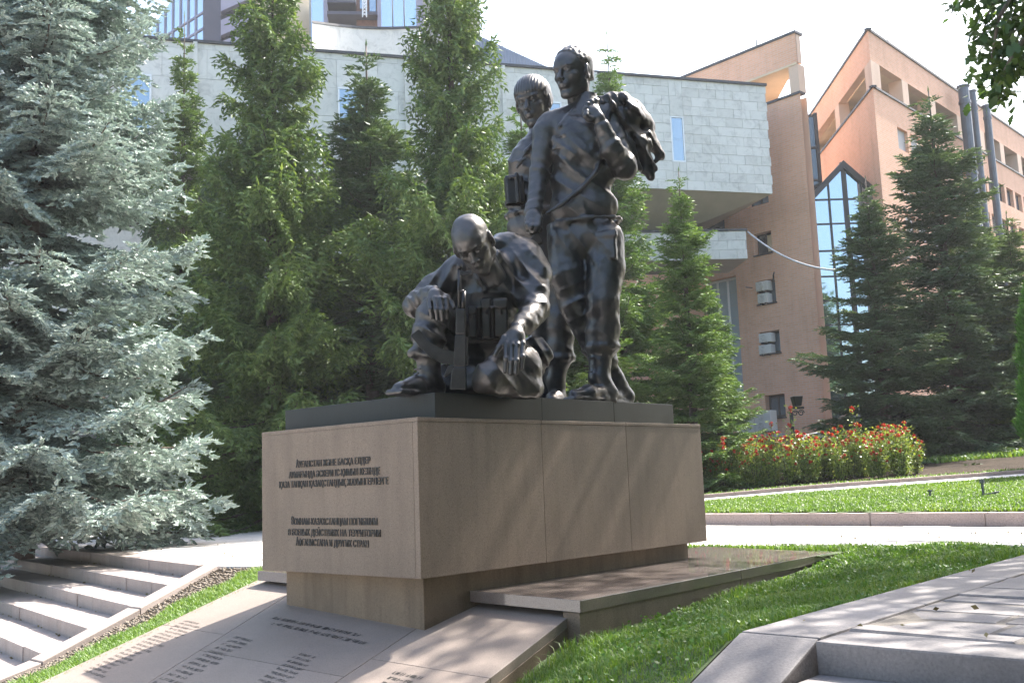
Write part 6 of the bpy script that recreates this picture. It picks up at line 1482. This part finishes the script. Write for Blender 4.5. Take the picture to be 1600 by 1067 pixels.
h2.cap(WL + [.03, .06, .02], WL, .064, .058, .02)
kn = [Z2(650, 735, 7.27), Z2(678, 742, 7.25), Z2(706, 742, 7.25), Z2(733, 735, 7.28)]
hand(h2, WL + [-.01, -.04, -.01], kn, [[Z2(648, 810, 7.22), Z2(645, 874, 7.22)], [Z2(676, 822, 7.20), Z2(673, 886, 7.20)], [Z2(704, 820, 7.20), Z2(699, 882, 7.20)], [Z2(732, 800, 7.23), Z2(726, 858, 7.23)]], [Z2(640, 705, 7.30), Z2(612, 755, 7.27), Z2(594, 790, 7.26)], .0205, .060)
hd = place_head('bald', D(739, 380, 7.48), .436, radians(4), radians(39), radians(-20))
clay_obj('body', [c, h1, h2, hd], MAT['bronze'], f3)
# magazine pouches and flares of the chest rig
for x0, x1, y0, y1, nm in ((462, 500, 545, 708, 'ammunition_pouch'), (528, 572, 505, 712, 'ammunition_pouch'), (590, 655, 505, 705, 'ammunition_pouch')):
    q = Clay(Z2(x0, y1, 7.7) + [-.05, -.14, -.05], Z2(x1, y0, 7.7) + [.06, .2, .06], .008); a, b = Z2(x0, y1, 7.66), Z2(x1, y0, 7.66); cc = (a + b) / 2; hs = (b - a) / 2
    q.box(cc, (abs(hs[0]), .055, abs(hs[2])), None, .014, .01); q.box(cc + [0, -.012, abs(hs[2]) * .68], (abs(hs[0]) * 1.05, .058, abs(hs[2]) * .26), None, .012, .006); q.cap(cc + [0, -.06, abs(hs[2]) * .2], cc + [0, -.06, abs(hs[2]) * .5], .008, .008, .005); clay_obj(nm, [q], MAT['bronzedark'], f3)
for x in (512, 580):
    mb = MB(); mb.tube([Z2(x, 705, 7.60), Z2(x, 560, 7.60), Z2(x, 558, 7.60), Z2(x, 545, 7.60)], [.021, .021, .026, .026], 12); mb.build('flare_tube', MAT['bronzedark'], f3, True)
mb = MB(); a, b = Z2(455, 715, 7.70), Z2(685, 700, 7.70); mb.hexa([a + [0, -.03, -.03], b + [0, -.03, -.03], b + [0, .03, -.03], a + [0, .03, -.03], a + [0, -.03, .03], b + [0, -.03, .03], b + [0, .03, .03], a + [0, .03, .03]]); mb.build('rig_belt', MAT['bronzedark'], f3, bevel=.01)
# rifle, stock down, curved magazine to the left
rf_ = empty('rifle', (0, 0, 0)); rf_.parent = f3; YR = 7.24
RP = lambda x, y, d=0: Z2(x, y, YR + d)
def rbox(mb, pts, w, d0=0.0):
    """plate with outline pts (zoom px) and half thickness w"""
    f_ = [RP(*p, d0) for p in pts]; a = [q - [0, w, 0] for q in f_]; b = [q + [0, w, 0] for q in f_]; n = len(pts); k = len(mb.v); mb.v += [tuple(map(float, q)) for q in a + b]; mb.f += [tuple(range(k, k + n)), tuple(range(k + 2 * n - 1, k + n - 1, -1))] + [(k + i, k + n + i, k + n + (i + 1) % n, k + (i + 1) % n) for i in range(n)]
mb = MB(); mb.tube([RP(414, 338), RP(412, 560)], .014, 10); mb.tube([RP(414, 332), RP(414, 356)], .021, 10); mb.tube([RP(436, 470), RP(432, 570)], .017, 10); mb.tube([RP(412, 470), RP(436, 470)], .014, 8); mb.build('barrel', MAT['bronzedark'], rf_, True)
mb = MB(); rbox(mb, [(414, 362), (440, 372), (474, 362), (476, 384), (446, 388), (414, 392)], .013); mb.build('front_sight', MAT['bronzedark'], rf_, bevel=.004)
mb = MB(); rbox(mb, [(396, 560), (446, 560), (444, 690), (394, 690)], .032); mb.build('handguard', MAT['bronzedark'], rf_, bevel=.012)
mb = MB(); rbox(mb, [(392, 692), (446, 692), (448, 850), (384, 850)], .026); rbox(mb, [(446, 700), (456, 706), (458, 840), (448, 846)], .018); mb.build('receiver', MAT['bronzedark'], rf_, bevel=.006)
mb = MB(); rbox(mb, [(384, 852), (448, 852), (450, 968), (366, 968), (372, 880)], .026); mb.build('stock', MAT['bronzedark'], rf_, bevel=.01)
arc_o = [(386, 838), (330, 835), (270, 806), (215, 752), (168, 694)]; arc_i = [(210, 662), (250, 715), (300, 750), (345, 768), (390, 775)]
mb = MB()
no = len(arc_o)
for i in range(no - 1): rbox(mb, [arc_o[i], arc_o[i + 1], arc_i[no - 2 - i], arc_i[no - 1 - i]], .022)
import bmesh
m_ = mb.mesh('magazine'); bm = bmesh.new(); bm.from_mesh(m_); bmesh.ops.remove_doubles(bm, verts=bm.verts, dist=.0005)
seen_f = {}
for f in list(bm.faces):
    key = tuple(sorted(v.index for v in f.verts)); seen_f.setdefault(key, []).append(f)
for fs_ in seen_f.values():
    if len(fs_) > 1: bmesh.ops.delete(bm, geom=fs_, context='FACES_ONLY')
bmesh.ops.recalc_face_normals(bm, faces=bm.faces); bmesh.ops.bevel(bm, geom=[e for e in bm.edges if e.calc_face_angle(0) > .8], offset=.006, segments=2, affect='EDGES'); bm.to_mesh(m_); bm.free(); obj('magazine', m_, MAT['bronzedark'], rf_)
mb = MB(); rbox(mb, [(356, 846), (384, 842), (384, 880), (372, 884), (346, 905), (332, 900)], .02); mb.build('pistol_grip', MAT['bronzedark'], rf_, bevel=.006)
mb = MB(); mb.tube([RP(386, 800), RP(360, 812), RP(352, 838), RP(370, 850)], .006, 6); mb.build('trigger_guard', MAT['bronzedark'], rf_)
# ================================================================== ROSES, CARS, LAMP, WIRES, SMALL THINGS
MAT['rose_leaf'] = leafmat('rose_leaves', [(.09, .15, .035), (.17, .25, .06), (.28, .36, .10), (.42, .43, .17)], .4, .35, 3)
MAT['rose'] = leafmat('red_rose_petals', [(.40, .02, .015), (.55, .035, .025), (.66, .10, .06)], .5, .25, 3)
MAT['stem'] = plain('rose_stems', (.09, .11, .04), .7)
def rose_proto(seed, H=1.0, tall=False):
    rng = np.random.default_rng(seed); st_ = MB(); P = []; B = []
    n = 16
    for k in range(n):
        a = rng.uniform(0, 2 * pi); r = rng.uniform(.05, .30) if not (tall and k < 3) else .06; h = H * rng.uniform(.5, 1.12) * (1.55 if tall and k < 3 else 1)
        p0 = np.array([.05 * cos(a), .05 * sin(a), 0]); p1 = np.array([r * cos(a) * .6, r * sin(a) * .6, h * .5]); p2 = np.array([r * cos(a), r * sin(a), h]); st_.tube([p0, p1, p2], [.008, .006, .003], 4, False)
        for t in np.linspace(.12, 1, 13):
            q = p0 * (1 - t) ** 2 + 2 * p1 * t * (1 - t) + p2 * t * t; P.append(q + rng.normal(0, .07, (4, 3)) * np.array([1, 1, .6]))
        if rng.uniform() < .6: B.append(p2 + [0, 0, .02])
        if rng.uniform() < .45: B.append(p2 + rng.normal(0, .07, 3) - [0, 0, .08])
    P = np.concatenate(P); lv, lt = leaf_quads(P, .060, rng, .9)
    B = np.array(B); n = len(B); v, t = [], []; base = 0
    for b in B:
        s = rng.uniform(.045, .068)
        for j in range(9):
            d = unit(rng.normal(size=3) + [0, 0, .5]); u_ = unit(np.cross(d, rng.normal(size=3))); w_ = np.cross(d, u_); c = b + d * s * .35
            v += [c - u_ * s * .6, c + d * s * .5 + w_ * s * .3, c + u_ * s * .6, c - w_ * s * .6 + d * s * .3]; t += [(base, base + 1, base + 2), (base, base + 2, base + 3)]; base += 4
    return np_mesh('leaves', lv, lt), st_.mesh('stems', True), np_mesh('blooms', np.array(v), np.array(t))
rp = [rose_proto(1), rose_proto(2), rose_proto(3), rose_proto(4, 1.05, True)]
for a, b, c in rp: a.materials.append(MAT['rose_leaf']); b.materials.append(MAT['stem']); c.materials.append(MAT['rose'])
random.seed(31)
def rose(x, y, k, s, label, group):
    e = empty('rose_bush', (x, y, T(x, y)), label, 'rose bush', group, random.uniform(0, 6.3)); e.scale = (s * random.uniform(.95, 1.15), s, s)
    for me, nm in zip(rp[k], ('leaves', 'stems', 'blooms')):
        o = bpy.data.objects.new(nm, me); COL.objects.link(o); o.parent = e
        if nm == 'blooms': o['kind'] = 'stuff'
    return e
bb0, bb1 = GT(1100, 767), GT(1432, 744); bd = bb1 - bb0
n = 13
for row in range(3):
    for i in range(-2, n):
        t = (i + .5 + .33 * row) / n + random.uniform(-.02, .02); x, y = bb0[0] + bd[0] * t + nk[0] * (.15 + .62 * row) + random.uniform(-.1, .1), bb0[1] + bd[1] * t + nk[1] * (.15 + .62 * row) + random.uniform(-.08, .08)
        if t > 1.02: continue
        if .70 < t < .76 and row < 1: continue
        k = random.choice((0, 1, 2)); s = random.uniform(.66, .92)
        rose(x, y, k, s, 'one of the red flowering rose bushes massed in the bed beyond the kerb', 'red rose bushes in the bed beyond the kerb')
for px, dd_, s, lab in ((1255, .9, .86, 'tallest rose stem rising beside the lamp post'), (1222, .9, .70, 'tall pale leafed rose bush left of the lamp post'), (1362, .9, .78, 'tall rose bush near the right end of the bed')):
    t = (px - 1100) / 332.; rose(bb0[0] + bd[0] * t + nk[0] * dd_, bb0[1] + bd[1] * t + nk[1] * dd_, 3, s, lab, 'tall roses in the bed')
p = GT(1432, 740); rose(p[0], p[1], 1, .62, 'small loose rose bush at the right end of the bed', None)
kl_ = W(12.6, 19.2); p = D(396, 700, 29.0); rose(p[0], p[1], 0, 1.15, 'rose bush with few red blooms left of the pedestal beyond the square', None)
p = D(380, 700, 30.0); rose(p[0], p[1], 2, .8, 'lower rose bush just left of the one beside the pedestal', None)

# cars behind the trees
MAT['carwhite'] = plain('white_car_paint', (.62, .62, .61), .25, .1, .03, 2); MAT['cardark'] = plain('grey_car_paint', (.10, .11, .12), .3, .3, .05, 2)
MAT['tyre'] = plain('tyre_rubber', (.02, .02, .02), .85); MAT['rim'] = plain('alloy_rim', (.45, .45, .46), .3, .8, .05, 2); MAT['lamp'] = plain('lamp_glass', (.6, .6, .58), .1, .3, .02, 2)
def car(x, y, paint, label, face=-1, sc=.8):
    z = T(x, y); e = empty('parked_car', (x, y, z), label, 'car'); e.scale = (sc, sc, sc)
    def ext(prof, w, name, mat, bev=.05, parent=e, y0=0):
        mb = MB(); n = len(prof); mb.v = [(face * -a, -w + y0, b) for a, b in prof] + [(face * -a, w + y0, b) for a, b in prof]
        mb.f = [tuple(range(n)), tuple(range(2 * n - 1, n - 1, -1))] + [(i, n + i, n + (i + 1) % n, (i + 1) % n) for i in range(n)]
        me = mb.mesh(name); bm = bmesh.new(); bm.from_mesh(me); bmesh.ops.recalc_face_normals(bm, faces=bm.faces); bmesh.ops.bevel(bm, geom=list(bm.edges), offset=bev, segments=3, affect='EDGES', clamp_overlap=True); bm.to_mesh(me); bm.free()
        me.polygons.foreach_set('use_smooth', [True] * len(me.polygons)); return obj(name, me, mat, parent, True)
    ext([(-2.25, .35), (-2.28, .62), (-2.15, .86), (-1.2, 1.02), (2.1, 1.05), (2.25, .9), (2.28, .4)], .9, 'body', paint, .09)
    ext([(-1.25, 1.0), (-.55, 1.58), (-.2, 1.68), (1.5, 1.68), (2.0, 1.5), (2.15, 1.0)], .78, 'cabin', paint, .08)
    for a, b, c_, d in ((-1.02, -.42, -.12, -.12), (.0, .0, .82, .82), (.95, .95, 1.45, 1.72)):
        w = ext([(a, 1.05), (b, 1.55), (c_, 1.55), (d, 1.05)], .79, 'side_window', MAT['darkglass'], .02)
    ext([(-1.28, 1.06), (-.68, 1.56), (-.64, 1.56), (-1.2, 1.06)], .66, 'windscreen', MAT['darkglass'], .01)
    for sx in (-1.42, 1.42):
        for sy in (-.82, .82):
            mb = MB(); mb.tube([(face * -sx, sy - .11, .34), (face * -sx, sy + .11, .34)], .34, 20); w = mb.build('wheel', MAT['tyre'], None) if 0 else obj('wheel', mb.mesh('wheel', False), MAT['tyre'], e, True)
            mb = MB(); s_ = 1 if sy > 0 else -1
            mb.tube([(face * -sx, sy + s_ * .105, .34), (face * -sx, sy + s_ * .12, .34)], .2, 14); obj('rim', mb.mesh('rim'), MAT['rim'], w, True)
            mb = MB(); mb.tube([(face * -sx, sy + s_ * .04, .36), (face * -sx, sy + s_ * .084, .36)], .41, 20); obj('wheel_arch', mb.mesh('wheel_arch'), MAT['tyre'], e, True)
    for sy in (-.66, .66):
        mb = MB(); mb.box(face * 2.16 - .08, face * 2.16 + .08, sy - .18, sy + .18, .68, .84); obj('headlight', mb.mesh('headlight'), MAT['lamp'], e, True)
    mb = MB(); mb.box(face * 2.27 - .02, face * 2.27 + .02, -.6, .6, .42, .62); obj('grille', mb.mesh('grille'), MAT['tyre'], e, True); return e
p = D(1366, 690, 26.6); car(p[0], p[1], MAT['carwhite'], 'white estate car parked behind the roses, half hidden by spruces', -1)
p = D(1650, 690, 30.5); car(p[0], p[1], MAT['cardark'], 'dark grey car at the right edge seen under the spruces', -1)
# lamp post with square lantern and scroll
p = GT(1240, 694); p = D(1240, 694, 23.5); z0 = T(p[0], p[1]); e = empty('lamp_post', (p[0], p[1], z0), 'black lamp post with boxy lantern and scroll bracket behind the roses', 'lamp')
MAT['iron'] = plain('black_iron', (.02, .02, .022), .5, .4, .1, 4)
ztop_ = D(1240, 636, 23.5)[2]; mb = MB(); mb.tube([(p[0], p[1], z0), (p[0], p[1], ztop_)], .045, 8); mb.tube([(p[0], p[1], ztop_ - .02), (p[0] + .3, p[1], ztop_ - .02)], .03, 6); mb.build('post', MAT['iron'], e, True)
a, b = D(1238, 635, 23.5), D(1252, 619, 23.5); mb = MB(); mb.hexa([(a[0] + .04, a[1] - .12, a[2]), (b[0] - .04, a[1] - .12, a[2]), (b[0] - .04, a[1] + .12, a[2]), (a[0] + .04, a[1] + .12, a[2]), (a[0], a[1] - .16, b[2]), (b[0], a[1] - .16, b[2]), (b[0], a[1] + .16, b[2]), (a[0], a[1] + .16, b[2])]); mb.build('lantern', MAT['iron'], e, bevel=.02)
for k, (ox, rr) in enumerate(((.09, .07), (.23, .075))):
    mb = MB(); mb.tube([(p[0] + ox + rr * cos(t) * (1 - t / 14), p[1], ztop_ - .14 + rr * sin(t) * (1 - t / 14)) for t in np.linspace(0, 9, 22)], .012, 5, False); mb.build('scroll', MAT['iron'], e)
# cables
MAT['cable'] = plain('pale_cable', (.6, .6, .6), .5); MAT['wire'] = plain('thin_wire', (.25, .25, .26), .5)
def wire(a, b, sag, r, mat, label, name='cable'):
    pts = [a * (1 - t) + b * t - np.array([0, 0, sag * 4 * t * (1 - t)]) for t in np.linspace(0, 1, 17)]; mb = MB(); mb.tube(pts, r, 5); tag(mb.build(name, mat, None, True), label, 'cable')
wire(D(1168, 362, 33.2), D(1420, 402, 24.0), .75, .030, MAT['cable'], 'thick white cable sagging from the small grey box across the brick wing')
for i, (a, b) in enumerate((((745, 62), (1170, 76)), ((755, 70), (1420, 98)), ((850, 88), (1240, 92)), ((1120, 96), (1440, 112)), ((1240, 62), (1352, 60)))):
    wire(D(*a, 40), D(*b, 40), .25, .011, MAT['wire'], ['thin overhead wire highest above the marble roof', 'long thin wire crossing towards the right brick wing', 'short thin wire above the marble building', 'thin wire crossing both brick gables', 'short wire between the two brick roof corners'][i])
for px, py, lab in ((1183, 66, 'thin rod on the roof of the left brick wing'), (1389, 62, 'thin rod on the roof of the right brick wing')):
    q = D(px, py + 14, 36); mb = MB(); mb.tube([q - [0, 0, .3], q + [0, 0, .45]], .025, 5); tag(mb.build('roof_rod', MAT['iron']), lab, 'rod')
# sprinklers in the far lawn
for px, py, h_, lab in ((1537, 778, .26, 'dark green sprinkler peg in the far lawn at right'), (1454, 779, .13, 'small peg standing in the far lawn')):
    q = GT(px, py); mb = MB(); mb.tube([q - [0, 0, .02], q + [0, 0, h_ * .8]], .018, 6); mb.tube([q + [0, 0, h_ * .8], q + [0, 0, h_]], .035, 6)
    if h_ > .2: mb.tube([q + [.03, 0, .05], q + [.22, 0, .08]], .014, 5)
    tag(mb.build('sprinkler', MAT['pipe']), lab, 'sprinkler')
# clods and litter
def rocks(P, s, rng):
    n = len(P); O = np.array([(1, 0, 0), (-1, 0, 0), (0, 1, 0), (0, -1, 0), (0, 0, .7), (0, 0, -.7)]); F = np.array([(0, 2, 4), (2, 1, 4), (1, 3, 4), (3, 0, 4), (2, 0, 5), (1, 2, 5), (3, 1, 5), (0, 3, 5)])
    v = P[:, None] + O[None] * (s * rng.uniform(.4, 1.3, n))[:, None, None] * rng.uniform(.6, 1.3, (n, 6, 3)); return v.reshape(-1, 3), (np.arange(n)[:, None, None] * 6 + F[None]).reshape(-1, 3)
uu = rng.uniform(-1.6, 1.7, 1500); kk = rng.uniform(.66, 1.0, 1500); vi = np.interp(uu, [a[0] for a in LS], [a[1] for a in LS]); vo = np.interp(uu, [a[0] for a in LS], [a[2] for a in LS])
P = np.array([[*W(a, b + (c_ - b) * k)[:2], leftz(k, a, b, c_) + .004] for a, b, c_, k in zip(uu, vi, vo, kk)]); v_, t_ = rocks(P, np.full(len(P), .016), rng)
tag(obj('soil_clods', np_mesh('soil_clods', v_, t_), MAT['clod'] if 'clod' in MAT else MAT.setdefault('clod', plain('dry_soil', (.20, .165, .13), .95, 0, .3, 20))), 'dry clods of earth beside the sloping stone of the left stairs', kind='stuff')
MAT['litter'] = leafmat('fallen_leaves', [(.10, .07, .03), (.16, .12, .05), (.22, .18, .08)], .8, .1, 3)
u1_ = np.concatenate([rng.uniform(0, 5.5, 120), rng.uniform(1.4, 6, 90), rng.uniform(5.6, 8.4, 60)]); v1_ = np.concatenate([rng.uniform(-6, -2.5, 120), rng.uniform(4.2, 9, 90), rng.uniform(-4, 2.5, 60)])
P = np.array([[*W(a, b)[:2], .812] for a, b in zip(u1_, v1_)]); 
for k in range(1, 6):
    q = np.array([[*W(nose_u(v, k) + .44, v)[:2], .81 - .14 * k] for v in rng.uniform(4.4, 9, 14)]); P = np.concatenate([P, q])
v_, t_ = leaf_quads(P, .035, rng, .15); tag(obj('leaf_litter', np_mesh('leaf_litter', v_, t_), MAT['litter']), 'scattered dry leaf bits on the paving and steps', kind='stuff')
